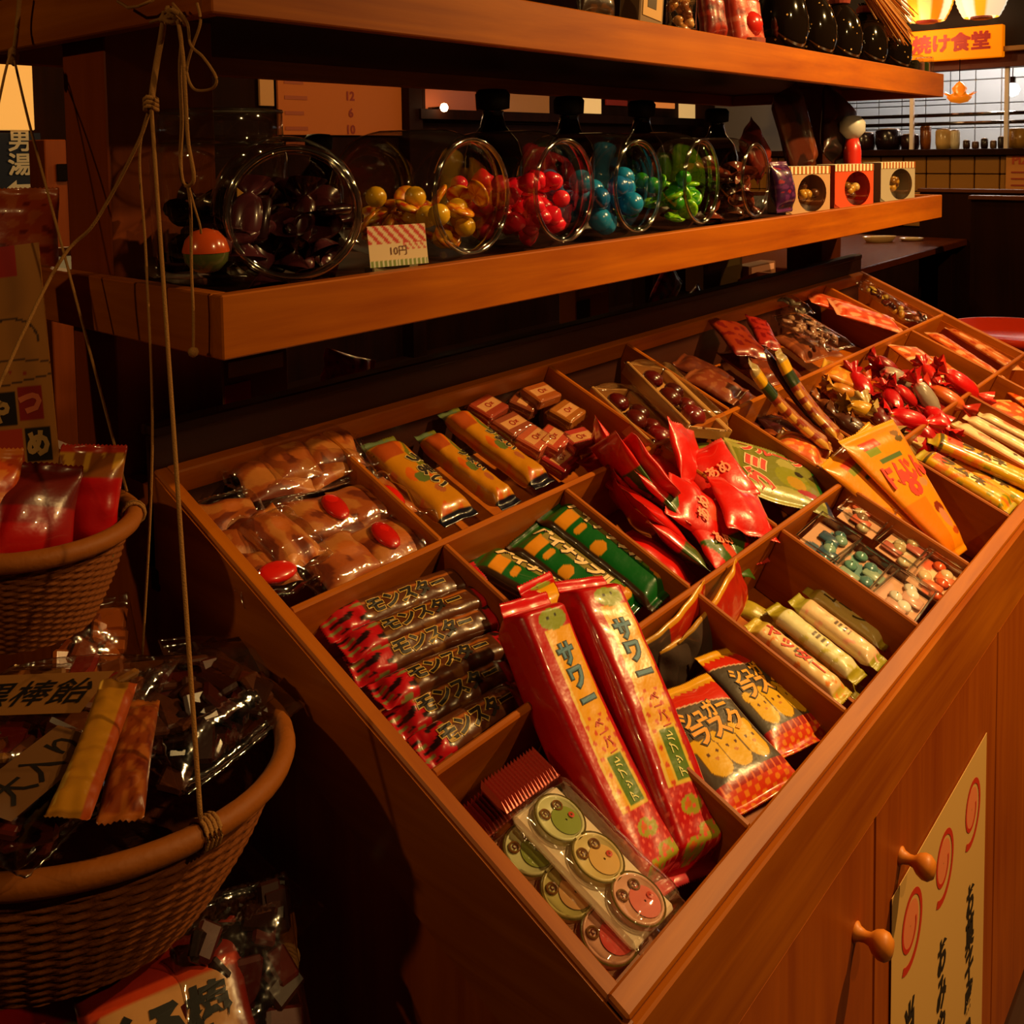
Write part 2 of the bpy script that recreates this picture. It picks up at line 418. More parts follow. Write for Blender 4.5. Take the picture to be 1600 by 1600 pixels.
jar_spec = [(.103, .0790, -.52, 'large clear jar lying with its round mouth forward, full of dark wrapped sweets'),
            (.372, .084, .05, 'clear open jar of yellow and orange sweets, behind the striped price card'),
            (.560, .084, .05, 'clear jar holding bright red and pink sweets'),
            (.745, .083, .05, 'clear jar with blue round candies, between the red and the green jars'),
            (.940, .084, .10, 'clear jar of green candies with its oval mouth forward'),
            (1.140, .080, .10, 'clear jar with brown dark sweets, last one before the striped boxes')]
jars = [open_jar(*a, D=.105 if i == 0 else .185) for i, a in enumerate(jar_spec)]
def blob(kind, mat, cfun, s=.012, nm='candy'):
    mb = MB()
    if kind == 'ball':
        mb.lathe([(math.sin(a)*s, math.cos(a)*s) for a in np.linspace(.02, math.pi-.02, 9)], 14, cols=cfun, cap=False)
    elif kind == 'disc':
        mb.lathe([(.001, .004), (s*.45, .0046), (s*.8, .004), (s, .002), (s*1.03, 0), (s, -.002), (s*.8, -.004), (.001, -.0044)], 18, cols=cfun, cap=False)
    elif kind == 'drop':
        mb.lathe([(.001, s*.9), (s*.35, s*.75), (s*.75, s*.35), (s, -.1*s), (s*.8, -.55*s), (s*.35, -.8*s), (.001, -.85*s)], 12, cols=cfun, cap=False)
    elif kind == 'wrap':
        P = [(.016, -.030), (.013, -.027), (.0035, -.019), (.009, -.015), (.0115, -.008), (.012, 0), (.0115, .008), (.009, .015), (.0035, .019), (.013, .027), (.016, .030)]
        k = s/.012
        mb.lathe([(r*k, h*k) for r, h in P], 12, 1, cols=cfun, cap=False)
        for v in range(len(mb.V)):
            p = list(mb.V[v]); p[2] *= .6; mb.V[v] = tuple(p)
    elif kind == 'slab':
        mb.box(-s, s, -s*1.5, s*1.5, -s*.35, s*.35, bev=s*.25, col=cfun(0, 0))
    return mb
_pid = 0
def pile_in_jar(j, m, R, mbs, label, cat, group, n, s, D=.185, fillh=.45, nm='candy', mat=None, lab2=None):
    protos = None; k = 0; protos = []
    for i in range(n):
        lay = i/n
        for _ in range(40):
            y = rnd.uniform(.022, D-.03); z = -R+.006+s+(lay**.8)*R*2*fillh*rnd.uniform(.8, 1.0)
            rr = math.sqrt(max(R*R*.86-z*z, 0))-s; x = rnd.uniform(-rr, rr) if rr > 0 else 0
            if rr > 0 and (x*x+z*z) < (R-s*1.1)**2 and not (y < .04 and x*x+z*z > (R*.80-s)**2): break
        a = Matrix.Translation(m @ Vector((x, y, z))) @ Matrix.Rotation(rnd.uniform(0, 6.3), 4, 'Z') @ Matrix.Rotation(rnd.uniform(-1.3, 1.3), 4, 'X')
        q = i % len(mbs)
        if len(protos) <= q:
            o = mbs[q].obj(nm, mat or CANDY, None, smooth=True, colors=True); protos.append(o)
        else:
            o = protos[q].copy(); COL.objects.link(o)
        o.matrix_world = a; tag(o, lab2[q] if lab2 else label, cat, group if not lab2 else group+', '+lab2[q].split()[0])
K = lambda h: (lambda a, b: c(h))
sw = lambda h1, h2, n=6: (lambda a, b: c(h1) if int(b*n*2+a*2) % 2 else c(h2))
pile_in_jar(*jars[0], .079, [blob('wrap', 0, K('#3a1416'), .019), blob('slab', 0, K('#2a0f14'), .017), blob('wrap', 0, K('#54252e'), .017)],
            'dark glossy wrapped sweet heaped in the large front jar', 'sweet', 'dark sweets in the front jar', 24, .017, D=.105, fillh=.45, nm='wrapped_sweet')
pile_in_jar(*jars[1], .084, [blob('disc', 0, sw('#f0a822', '#d2601a'), .019), blob('disc', 0, sw('#f2bd30', '#c83a20', 4), .018), blob('ball', 0, K('#e8b020'), .014)],
            'yellow and orange swirled sweet inside the jar behind the price card', 'sweet', 'yellow sweets in the second jar', 34, .016, fillh=.42, nm='swirl_sweet')
pile_in_jar(*jars[2], .084, [blob('drop', 0, K('#e01a30'), .017), blob('ball', 0, K('#f03548'), .013), blob('drop', 0, K('#c8102a'), .016)],
            'bright red sweet heaped in the third jar', 'sweet', 'red sweets in the third jar', 60, .014, fillh=.52, nm='red_sweet')
pile_in_jar(*jars[3], .083, [blob('ball', 0, K('#1880b8'), .019), blob('ball', 0, K('#1060a0'), .017)],
            'blue ball sweet in the jar between red and green', 'sweet', 'blue sweets in the fourth jar', 28, .019, fillh=.46, nm='blue_sweet')
pile_in_jar(*jars[4], .084, [blob('disc', 0, sw('#5aa818', '#9ad028'), .018), blob('ball', 0, K('#2f8a1a'), .014), blob('disc', 0, sw('#207a20', '#70b820', 4), .017)],
            'green sweet in the jar with the oval mouth', 'sweet', 'green sweets in the fifth jar', 36, .016, fillh=.46, nm='green_sweet')
pile_in_jar(*jars[5], .080, [blob('wrap', 0, K('#46200f'), .017), blob('wrap', 0, K('#6a2a18'), .016), blob('ball', 0, K('#2a120c'), .013)],
            'brown wrapped sweet in the last jar before the boxes', 'sweet', 'brown sweets in the sixth jar', 30, .016, fillh=.5, nm='toffee')
# striped price card in front of the second jar
def paint_card(C_, U, V):
    C_[:] = c('#e9c9a0')
    s = ((U*3.2+V*1.8) % 1 < .5) & (V > .12); C_[s] = c('#c8281c'); C_[rect(U, V, .2, 1, -.2, .15) & ((U*5+V*2.2) % 1 < .35)] = c('#c8281c')
    C_[V < -.72] = c('#7b8a3a'); C_[(V < -.72) & ((U*7) % 1 < .35)] = c('#e8e0c8')
def flat(name, w, h, paint, mat=PAPER, nx=40, ny=30, th=.0012, curl=0, parent=None, mtx=None):
    xs = np.linspace(-1, 1, nx+1); ys = np.linspace(-1, 1, ny+1); U, V = np.meshgrid(xs, ys); U = U.ravel(); V = V.ravel()
    z = curl*(V*V+.4*U*U); C_ = np.ones((len(U), 3)); paint(C_, U, V); n = len(U)
    P = np.concatenate([np.column_stack([U*w/2, V*h/2, z+th/2]), np.column_stack([U*w/2, V*h/2, z-th/2])]); F = []
    for j in range(ny):
        for i in range(nx):
            a = j*(nx+1)+i; F.append((a, a+1, a+nx+2, a+nx+1)); F.append((n+a, n+a+nx+1, n+a+nx+2, n+a+1))
    for j in range(ny):
        a = j*(nx+1); F.append((a, a+nx+1, n+a+nx+1, n+a)); a += nx; F.append((a, n+a, n+a+nx+1, a+nx+1))
    for i in range(nx):
        a = i; F.append((a, n+a, n+a+1, a+1)); a = ny*(nx+1)+i; F.append((a, a+1, n+a+1, n+a))
    return mesh(name, P, F, mat, parent, False, np.concatenate([C_, C_]), mtx)
UP = Matrix.Rotation(math.pi/2, 4, 'X')                # a flat thing stood upright facing -y
pc = thing('price_card', 'small white price card with red slanting stripes on the lower shelf edge', 'price card', Matrix.Translation((.245, .026, 1.3725+.024)))
flat('card', .074, .046, paint_card, parent=pc, mtx=Matrix.Rotation(-.25, 4, 'Z') @ Matrix.Rotation(-.15, 4, 'X') @ UP)
mb = MB(); put_text(mb, '10円', 0, -.006, .012, col=c('#6a3010'), eps=.0012); mb.obj('lettering', PAPER, pc, colors=True, mtx=Matrix.Rotation(-.25, 4, 'Z') @ Matrix.Rotation(-.15, 4, 'X') @ UP)
MB().box(-.034, .036, .004, .020, -.040, -.022).obj('card_foot', plain('clear_holder', '#8a7a5a', .2), pc)
# striped boxes with a round window
def round_box(x, col, label, zw=.088):
    t = thing('sweet_box', label, 'box', Matrix.Translation((x, .062, ZS)) @ Matrix.Rotation(-.42, 4, 'Z'))
    w, h, d = .120, .100, .06
    mb = MB(); n = 28; R = .040; cxx, cz = .010, .043
    # front sheet with a round hole
    V = []; F = []
    outer = []
    for k in range(n):
        a = 2*math.pi*k/n; dx, dz = math.cos(a), math.sin(a)
        s = min((w/2-cxx*(1 if dx > 0 else -1))/max(abs(dx), 1e-6), ((h-cz) if dz > 0 else cz)/max(abs(dz), 1e-6)); outer.append((cxx+dx*s, 0, cz+dz*s))
        V.append((cxx+dx*R, 0, cz+dz*R))
    V += outer; F = [(k, (k+1) % n, n+(k+1) % n, n+k) for k in range(n)]
    mb.add(V, F, c(col)); mb.obj('front_panel', BOXM, t, colors=True)
    mb = MB()
    mb.box(-w/2, w/2, .001, d, 0, .002, col=c(col)); mb.box(-w/2, w/2, .001, d, h-.002, h, col=c('#e8dcc0'))
    mb.box(-w/2, -w/2+.002, .001, d, .002, h-.002, col=c(col)); mb.box(w/2-.002, w/2, .001, d, .002, h-.002, col=c(col)); mb.box(-w/2+.002, w/2-.002, d-.002, d, .002, h-.002, col=c(col))
    mb.obj('carton', BOXM, t, colors=True)
    mb = MB()
    for k in range(11):
        x0 = -w/2+k*w/11
        mb.box(x0, x0+w/22, -.0012, -.0002, h-.016, h, bev=.0002, col=c('#f0e2c0')); mb.box(x0+w/22, x0+w/11, -.0012, -.0002, h-.016, h, bev=.0002, col=c('#b0602a'))
    mb.obj('striped_band', BOXM, t, colors=True)
    MB().lathe([(R, .0006), (R*.99, .0002), (.001, .0001)], 28, 1, (cxx, .001, cz), cap=False).obj('window', FILM2, t, smooth=True)
    for k in range(14):
        a, r_ = rnd.uniform(0, 6.28), rnd.uniform(0, .028)
        b = blob('ball', 0, K(rnd.choice(['#c89030', '#8a5a20', '#d8b060', '#5a3018'])), .0105)
        b.obj('round_sweet', CANDY, t, smooth=True, colors=True, mtx=Matrix.Translation((cxx+r_*math.cos(a), .016+rnd.uniform(0, .03), .018+.7*(cz-.01+r_*math.sin(a)))))
    return t
round_box(1.46, '#c89a70', 'tan striped-top box with round window, first of the row after the jars')
round_box(1.72, '#d8502a', 'red-orange striped-top box with round window on the lower shelf')
round_box(2.02, '#b8a890', 'pale grey striped-top box with round window at the far shelf end')
# ================================================================ sweets in the compartments
def pk(name, label, cat, p0, p1, d0, d1, w, t, paint, deco=None, roll=0, group=None, **k):
    m, L = lie(p0, p1, d0, d1, roll); o = thing(name, label, cat, m, group)
    b, H = pillow(k.pop('body', 'wrapper'), o, w, L, t, paint, **k)
    if deco:
        mb = MB(); deco(mb, w, L, H); mb.obj('lettering', PAPER, o, colors=True)
    return o, L, H
def solid(col):
    def f(C_, U, V): C_[:] = c(col)
    return f
# --- front left compartment: two sour-candy tubes and two strips of round sweets
def paint_tube(C_, U, V):
    C_[:] = c('#c40810'); C_[(np.abs(V) > .955)] = c('#d8404a'); fill(C_, V > .86, '#d40c18')
    cxv = .10*np.sin(V*3); band = (U > -.42+cxv) & (U < .62+cxv) & (V < .70) & (V > -.52)
    fill(C_, band, '#f0a800'); fill(C_, (np.abs(U+.42-cxv) < .05) & (V < .7) & (V > -.52), '#f0c860')
    fill(C_, disc(U, V, .1, .76, .55, .075), '#8e9a2a'); fill(C_, disc(U, V, -.08, .77, .06, .012), '#1c1408'); fill(C_, disc(U, V, .26, .785, .06, .012), '#1c1408')
    dots = (np.sin(U*14)*np.sin(V*60) > .55) & (V < .08) & (V > -.52) & band; fill(C_, dots, '#d84a14')
    fill(C_, rect(U, V, -.18, .42, -.5, -.18), '#5a7a18'); fill(C_, (rect(U, V, -.26, .50, -.52, -.16)) & ~rect(U, V, -.18, .42, -.5, -.18), '#e8c038')
    for (u, v) in ((.0, -.64), (.3, -.80), (-.3, -.86)):
        fill(C_, disc(U, V, u, v, .38, .055), '#a8a028'); fill(C_, disc(U, V, u-.1, v+.01, .14, .02), '#d86a20')
    fill(C_, (np.sin(U*20)*np.sin(V*75) > .6) & (V < -.52) & (V > -.92), '#f05a4a')
def deco_tube(mb, w, L, H):
    put_text(mb, 'サ\nワ\nー', w*.06, L*.19, L*.085, .06, c('#4a7d9a'), H, .0006, .03, 1.0, out=c('#183038'))
    put_text(mb, 'ペ\nー\nパ\nー', w*.08, -L*.03, L*.034, .1, c('#c83a14'), H, .0006, .02, 1.3)
    put_text(mb, 'アップル', w*.06, -L*.17, L*.036, math.pi/2, c('#e8e088'), H, .0006, .02)
for i, (p0, p1, d0, d1, lab) in enumerate([
        ((1035, 1400), (818, 935), .055, -.045, 'red glossy sour-candy tube with yellow label standing foremost above the round-faced strips'),
        ((1090, 1372), (905, 905), .06, -.04, 'red glossy sour-candy tube leaning right of its twin against the toast compartment')]):
    pk('candy_tube', lab, 'sweet packet', p0, p1, d0, d1, .068, .050, paint_tube, deco_tube, roll=.10 if i == 0 else .05, nx=50, ny=180, p=9, bend=-.010 if i == 0 else .008, ramp=.012, crimp=.012, seed=i+2, wr=.0012)
pk('candy_tube', 'pink-ended red candy tube lying behind the two standing tubes', 'sweet packet', (880, 1010), (835, 905), .03, -.01, .07, .03, paint_tube, roll=.2, nx=24, ny=60, seed=8)
def paint_face(cols):
    pass
def coin_strip(p0, p1, d0, d1, w, label, tray_col, faces, roll=0, seed=1):
    m, L = lie(p0, p1, d0, d1, roll); o = thing('sweet_strip', label, 'sweet packet', m)
    MB().box(-w/2, w/2, -L/2, L/2, -.012, -.004, bev=.003).obj('tray_card', plain('card_'+tray_col, tray_col, .45, .4, .2), o)
    n = len(faces); s = min(w*.47, L/n*.49)
    for i, (f1, f2) in enumerate(faces):
        y = L/2-(i+.5)*L/n*.96-.006
        e = MB().lathe([(s, -.004), (s, .002), (s*.93, .0035), (s*.90, .0018), (.001, .0018)], 40, 2, (0, y, 0), cap=False).obj('round_sweet', plain('sweet_'+f1, f1, .35, .5, .4), o, smooth=True)
        mb = MB()
        mb.lathe([(s*1.0, .0024), (s*1.04, .003), (s*1.08, .0024)], 40, 2, (0, y, 0), col=c('#6a5a20'), cap=False)
        mb.lathe([(s*.62, .0026), (.001, .0030)], 30, 2, (s*.12, y-s*.22, 0), col=c(f2), cap=False)
        for sx in (-.46, .30):
            mb.lathe([(s*.24, .0030), (s*.22, .0036), (s*.17, .0036), (s*.15, .0030)], 20, 2, (s*sx, y+s*.42, 0), col=c('#8a5a28'), cap=False)
            mb.lathe([(s*.10, .0034), (.001, .0036)], 14, 2, (s*sx, y+s*.42, 0), col=c('#6a2a18'), cap=False)
        mb.lathe([(s*.13, .0038), (.001, .0040)], 14, 2, (s*.45, y-s*.2, 0), col=c('#e0503a'), cap=False)
        mb.obj('printed_face', CANDY, o, smooth=False, colors=True)
    b, H = pillow('clear_wrapper', o, w*1.16, L+.012, .026, solid('#ffffff'), mat=FILM, nx=24, ny=50, ramp=.012, p=6, wr=.0008, seed=seed, crimp=.004)
    # crimped pink foil end
    mb = MB(); k = 17; V = []; F = []
    for j, yy in enumerate((L/2+.002, L/2+.012, L/2+.026, L/2+.033)):
        for i in range(k*2+1):
            V.append(((i/(k*2)-.5)*w*1.22, yy+(.0035*(i % 2) if j == 3 else 0), .0025*(1 if i % 2 else -1)*(j > 0)))
    n_ = k*2+1
    for j in range(3):
        for i in range(k*2): F.append((j*n_+i, j*n_+i+1, (j+1)*n_+i+1, (j+1)*n_+i))
    mb.add(V, F).obj('crimped_end', plain('pink_foil', '#b04a3a', .22, .6, .5, metal=.35), o)
    return o
G1, Y1, P1 = ('#e0dca0', '#9aa84a'), ('#e8cf88', '#f0c070'), ('#f0b090', '#f07a6a')
coin_strip((1028, 1440), (838, 1243), .004, .010, .060, 'upper strip of three round face-printed sweets on a white card, nearest the front corner', '#fbe2c0', [G1, Y1, P1], roll=.06, seed=3)
coin_strip((985, 1497), (792, 1290), .016, .026, .058, 'lower strip of round sweets half under the white one, against the left tray rim', '#c8906a', [G1, ('#d0c070', '#e8b070'), ('#e8a888', '#f05a50')], roll=-.12, seed=5)
# --- toast snack bags
def paint_toast(C_, U, V):
    C_[:] = c('#544a40'); C_[:] = C_*(1+.25*noise2(U, V, 4, 3)[:, None])
    fill(C_, V > .86-.05*np.abs(np.sin(U*18)), '#e8a818'); m = (V > .44+.12*(1-U)) & (V <= .86-.05*np.abs(np.sin(U*18))); fill(C_, m, '#d82a10')
    fill(C_, np.abs(V-(.44+.12*(1-U))) < .012, '#e8b898')
    fill(C_, V < -.72, '#d83a14'); fill(C_, (V < -.72) & (np.sin(U*22)*np.sin(V*40) > .2), '#e8821a')
    fill(C_, (V < -.60) & (V > -.72) & ((U*5) % 1 < .72), '#a81a14'); fill(C_, (V < -.60) & (V > -.72) & ((U*5) % 1 >= .72), '#e86a30')
    for u, v in ((-.52, -.25), (.02, -.25), (.56, -.25)):
        def bear(g): return disc(U, V, u, v, .30+g, .30+g*.8) & (np.abs(U-u) < .27+g) | disc(U, V, u-.2, v+.25, .12+g, .10+g) | disc(U, V, u+.2, v+.25, .12+g, .10+g)
        fill(C_, bear(.025), '#6a4a08'); fill(C_, bear(0), '#e8b410')
        fill(C_, disc(U, V, u-.1, v+.07, .035, .03) | disc(U, V, u+.13, v+.07, .035, .03), '#5a2a08'); fill(C_, disc(U, V, u+.02, v-.03, .05, .025), '#c87818')
def deco_toast(mb, w, L, H):
    put_text(mb, 'シュガー', 0, L*.20, L*.15, .0, c('#f0a810'), H, .0006, .04, .85, out=c('#3a2410'))
    put_text(mb, 'ラスク', w*.04, L*.06, L*.19, .0, c('#e8a020'), H, .0006, .04, 1., out=c('#3a2410'))
TG = 'sugar toast packets'
pk('toast_packet', 'sugar toast packet printed with yellow bear-shaped biscuits, lowest and foremost of its compartment', 'sweet packet', (1200, 1248), (1052, 1075), .030, .030, .108, .020, paint_toast, deco_toast, roll=-.04, nx=90, ny=120, ramp=.025, crimp=.007, seed=11, wr=.0012)
pk('toast_packet', 'sugar toast packet lying against the right divider, tucked behind the foremost toast bag', 'sweet packet', (1264, 1165), (1128, 1015), .038, .036, .095, .018, paint_toast, deco_toast, roll=.05, nx=80, ny=110, ramp=.025, crimp=.007, seed=12, wr=.0012)
for i, (x, y, z, ro, lab) in enumerate([(1090, 1010, .02, 1.15, 'toast packet on edge, seen along its gold seam, just behind the flat bags'),
                                        (1050, 990, .0, 1.3, 'red toast packet on edge against the rear divider, gold corner up'),
                                        (1120, 965, -.005, 1.05, 'red and gold toast packet on edge, highest of its compartment')]):
    A = T(x-58, y+46, z+.045); B = T(x+48, y-40, z+.035)
    m = frame(Vector((A+B)/2), Vector(B-A), Vector(NN)) @ Matrix.Rotation(ro, 4, 'Y') @ Matrix.Rotation(.15*i, 4, 'Z')
    o = thing('toast_packet', lab, 'sweet packet', m)
    def pt2(C_, U, V):
        C_[:] = c('#b8240e'); fill(C_, np.abs(U) > .8, '#e09a20'); fill(C_, V < -.2, '#4a3c34'); fill(C_, (V < -.2) & (np.abs(U) > .86), '#c08a28')
    pillow('wrapper', o, .060, .15, .012, pt2, nx=40, ny=60, ramp=.02, seed=20+i, wr=.002, bend=.006)
# --- rolled white and yellow sticks
def paint_stick(base, a, b_, seed):
    def f(C_, U, V):
        C_[:] = c(base); fill(C_, V > .74, a); fill(C_, V < -.82, a); r = random.Random(seed)
        fill(C_, (noise2(U, V*3, 7, seed) > .75) & (V < .7), b_)
        fill(C_, rect(U, V, -.35, .35, -.25, .1) & (((V*26) % 1) < .5), '#5a4430') if seed % 2 else None
    return f
def deco_stick(txt, col):
    def f(mb, w, L, H): put_text(mb, txt, 0, L*.05, w*.62, -math.pi/2, c(col), H, .0006, .03)
    return f
for p0, p1, d, base, a, b_, txt, tc, lab in [
        ((1322, 1092), (1172, 972), .045, '#e8c48a', '#c8b040', '#e88a3a', 'ヤッター', '#c82a14', 'cream stick sweet with red lettering along the left divider'),
        ((1345, 1062), (1205, 948), .052, '#e0d8a8', '#a89a28', '#c8c060', '', '#c82a14', 'pale yellow stick sweet, second from the left divider'),
        ((1378, 1040), (1240, 935), .044, '#e8c898', '#a8a038', '#f0a890', '', '#402010', 'cream stick sweet with a dark barcode, third from the left divider'),
        ((1388, 1010), (1262, 918), .052, '#d8c070', '#b0a030', '#e8e0c0', 'コーン', '#504010', 'yellowish stick sweet nearest the tall right divider')]:
    m_, L_, H_ = pk('stick_sweet', lab, 'sweet packet', p0, p1, d, d, .034, .020, paint_stick(base, a, b_, len(lab)+(1 if 'barcode' in lab else 0)*(1-len(lab) % 2)), deco_stick(txt, tc) if txt else None, nx=20, ny=70, ramp=.014, p=3, seed=len(lab), wr=.001)
for p0, p1, lab in [((1345, 1085), (1215, 985), 'yellow stick sweet beneath the cream ones, end at the front rim'), ((1250, 1000), (1145, 940), 'short yellow-green stick sweet lying at the rear left of the sticks')]:
    pk('stick_sweet', lab, 'sweet packet', p0, p1, .075, .07, .034, .02, paint_stick('#b8a030', '#807018', '#d8c868', 6), nx=14, ny=40, seed=4)
# --- clear prize boxes
def prize_box(p, d, w, l, ins, lab, sd):
    q = T(*p, d); m = TM.copy(); m.translation = Vector(q); m = m @ Matrix.Rotation(rnd.uniform(-.06, .06), 4, 'Z')
    o = thing('clear_box', lab, 'box', m); h = .022
    mb = MB().box(-w/2, w/2, -l/2, l/2, -h/2, h/2, bev=.004); mb.obj('clear_case', FILM2, o)
    mb = MB()
    fr = .0028
    for z in (h/2,):
        for a in ((-w/2, w/2, -l/2, -l/2+fr), (-w/2, w/2, l/2-fr, l/2), (-w/2, -w/2+fr, -l/2, l/2), (w/2-fr, w/2, -l/2, l/2)):
            mb.box(*a, z-.001, z+.0015, bev=.0006)
    mb.obj('case_lip', RIMM, o)
    def pf(C_, U, V):
        C_[:] = c('#d8a078'); r = random.Random(sd)
        for k in range(5):
            cc = r.choice(ins); fill(C_, disc(U, V, r.uniform(-.8, .8), r.uniform(-.7, .7), r.uniform(.25, .6), r.uniform(.2, .5)), cc)
    flat('inner_card', w*.9, l*.86, pf, nx=30, ny=20, parent=o, mtx=Matrix.Translation((0, 0, -.004)))
    for k in range(7):
        blob(('drop', 'slab', 'ball')[k % 3], 0, K(ins[k % len(ins)]), .0095).obj('sweet', CANDY, o, smooth=True, colors=True, mtx=Matrix.Translation((w*(k-3)*.125, l*rnd.uniform(-.26, .26), .001)) @ Matrix.Diagonal((1.3, 1, .6, 1)))
    return o
for p, ins, lab in [((1352, 806), ['#c8b890', '#e07050', '#8a6a50'], 'clear flat box of peach sweets at the rear right'),
                    ((1415, 857), ['#d8c8a0', '#c86a58', '#c0a878'], 'clear flat box of pale sweets in the middle right'),
                    ((1463, 905), ['#e8602a', '#e87840', '#f0d0a0'], 'clear flat box with an orange card at the front right'),
                    ((1292, 848), ['#4a7a80', '#3a5a70', '#88b0a0'], 'clear flat box of blue-green sweets at the rear left'),
                    ((1345, 895), ['#6aa090', '#a0b8a0', '#5a8a88'], 'clear flat box of pale teal sweets in the middle left'),
                    ((1405, 935), ['#f0e8d8', '#e0a890', '#fff4e4'], 'clear flat box shining white at the front left')]:  # last box: white reflection on the case put into its card and sweet colours
    prize_box(p, .024, .104, .066, ins, lab, len(lab))
# --- tall orange envelope packets
def paint_orange(C_, U, V):
    C_[:] = c('#f09008'); fill(C_, V > .95, '#e8a018'); fill(C_, rect(U, V, -.72, -.1, .72, .84), '#c83818'); fill(C_, rect(U, V, -.72, -.3, .60, .72), '#88922a')
    fill(C_, rect(U, V, -.55, .35, .46, .54), '#5a7038'); fill(C_, disc(U, V, .62, .80, .16, .05), '#8a5a18'); fill(C_, disc(U, V, .62, .70, .18, .05), '#6a5018')
    fill(C_, (U < .1+V*.3) & (V < -.15), '#e87a08'); fill(C_, disc(U, V, .45, .02, .2, .06), '#c88a58'); fill(C_, disc(U, V, .35, -.38, .26, .10), '#8a2a10'); fill(C_, disc(U, V, .35, -.52, .24, .14), '#d08058')
    fill(C_, disc(U, V, .5, -.72, .3, .05), '#c04a10')
def deco_orange(mb, w, L, H):
    put_text(mb, 'にんじん', 0, L*.13, w*.20, .0, c('#d02808'), H, .0006, .07, .80)
    put_text(mb, 'お', -w*.02, L*.045, w*.24, 0, c('#d02808'), H, .0006, .07, .9)
tpo = lambda V: (.62+.38*V)*.98+.02
pk('orange_packet', 'orange tapered packet with red lettering jutting out of its compartment, in front of its twin', 'sweet packet', (1500, 866), (1354, 672), .045, -.045, .20, .022, paint_orange, deco_orange, nx=60, ny=110, taper=lambda V: .66+.36*V, ramp=.03, seed=31, wr=.001, p=3.5)
pk('orange_packet', 'orange tapered packet half hidden under its twin, edge toward the clear boxes', 'sweet packet', (1487, 880), (1322, 692), .062, -.025, .20, .022, paint_orange, None, roll=-.12, nx=40, ny=70, taper=lambda V: .66+.36*V, ramp=.03, seed=32, wr=.001, p=3.5)
# --- yellow printed tubes, white packets, orange flat packets at the right end
def paint_ytube(C_, U, V):
    C_[:] = c('#e0a810'); n = noise2(U, V*3, 6, 5); fill(C_, n > .5, '#e87820'); fill(C_, n < -.7, '#8a8a18'); fill(C_, (V > .86) | (V < -.93), '#b8a028'); fill(C_, np.abs(V-.8) < .03, '#5a5020')
    fill(C_, rect(U, V, -.6, .6, .45, .72), '#d85030'); fill(C_, rect(U, V, -.5, .5, -.25, .0), '#f0e090')
for p0, p1, d, lab in [((1583, 795), (1437, 708), .012, 'yellow printed tube sweet, nearer of the pair beside the orange packet'), ((1640, 768), (1450, 682), .02, 'yellow printed tube sweet, farther of the pair, beside the white packets'), ((1620, 800), (1480, 712), .045, 'yellow tube sweet beneath the pair at the front rim')]:
    pk('tube_sweet', lab, 'sweet packet', p0, p1, d, d, .055, .026, paint_ytube, (lambda mb, w, L, H: put_text(mb, 'ラムネ', 0, L*.05, w*.5, -math.pi/2, c('#5a3a10'), H, .0006, .05)), nx=24, ny=90, ramp=.016, p=3, seed=len(lab))
def paint_white(C_, U, V):
    C_[:] = c('#ecd0a0'); fill(C_, noise2(U, V*2, 5, 9) > .8, '#e88a68'); fill(C_, (np.abs(U) > .9), '#c89870'); fill(C_, disc(U, V, 0, -.4, .3, .04) | disc(U, V, .2, .2, .2, .03), '#5a3020')
for i, (p0, p1, d) in enumerate([((1640, 722), (1508, 650), .018), ((1625, 742), (1492, 660), .026), ((1660, 712), (1530, 645), .026)]):
    pk('white_packet', ['white slim packet with pink marks lying on top of its two neighbours', 'white slim packet with pink marks nearest the yellow tubes', 'white slim packet with pink marks farthest from the yellow tubes'][i], 'sweet packet', p0, p1, d, d, .042, .018, paint_white, nx=16, ny=60, seed=i+40, ramp=.014)
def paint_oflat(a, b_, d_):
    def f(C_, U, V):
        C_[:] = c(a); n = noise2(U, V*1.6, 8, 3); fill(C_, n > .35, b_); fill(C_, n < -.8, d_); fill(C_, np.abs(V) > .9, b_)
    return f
for i, (p0, p1, d, w, pa, lab) in enumerate([
        ((1650, 690), (1555, 625), .03, .11, ('#e05a14', '#f0b060', '#d84010'), 'orange flat packet in the compartment behind the white packets, against its left wall'),
        ((1640, 650), (1580, 605), .03, .09, ('#e86a1c', '#f0c080', '#c83010'), 'orange and cream flat packet farthest right in the front row'),
        ((1475, 590), (1408, 540), .02, .10, ('#d8682c', '#f0b888', '#b03a18'), 'orange patterned flat packet leaning behind the red twists'),
        ((1510, 605), (1440, 555), .028, .10, ('#e07030', '#f0b070', '#a83818'), 'orange patterned flat packet beside the red twists and the tray divider'),
        ((1530, 640), (1490, 600), .03, .06, ('#e0b080', '#f0d8a8', '#c87848'), 'cream slim packet in the corner beyond the red twists'),
        ((1560, 590), (1455, 520), .022, .055, ('#d86028', '#e8a068', '#b03818'), 'orange patterned strip packet along the far compartment'),
        ((1590, 578), (1485, 512), .03, .055, ('#c86830', '#e0a070', '#a83818'), 'duller orange strip packet along the right end wall'),
        ((1405, 510), (1300, 478), .012, .10, ('#d8502a', '#f09a70', '#c03818'), 'orange-red flat packet with shiny seam in the back row, front one'),
        ((1352, 490), (1262, 462), .022, .085, ('#d04a20', '#e07040', '#b83010'), 'plain orange-red packet tucked behind the shiny orange-red one')]):
    pk('flat_packet', lab, 'sweet packet', p0, p1, d, d, w, .018, paint_oflat(*pa), nx=40, ny=50, seed=50+i, ramp=.015)
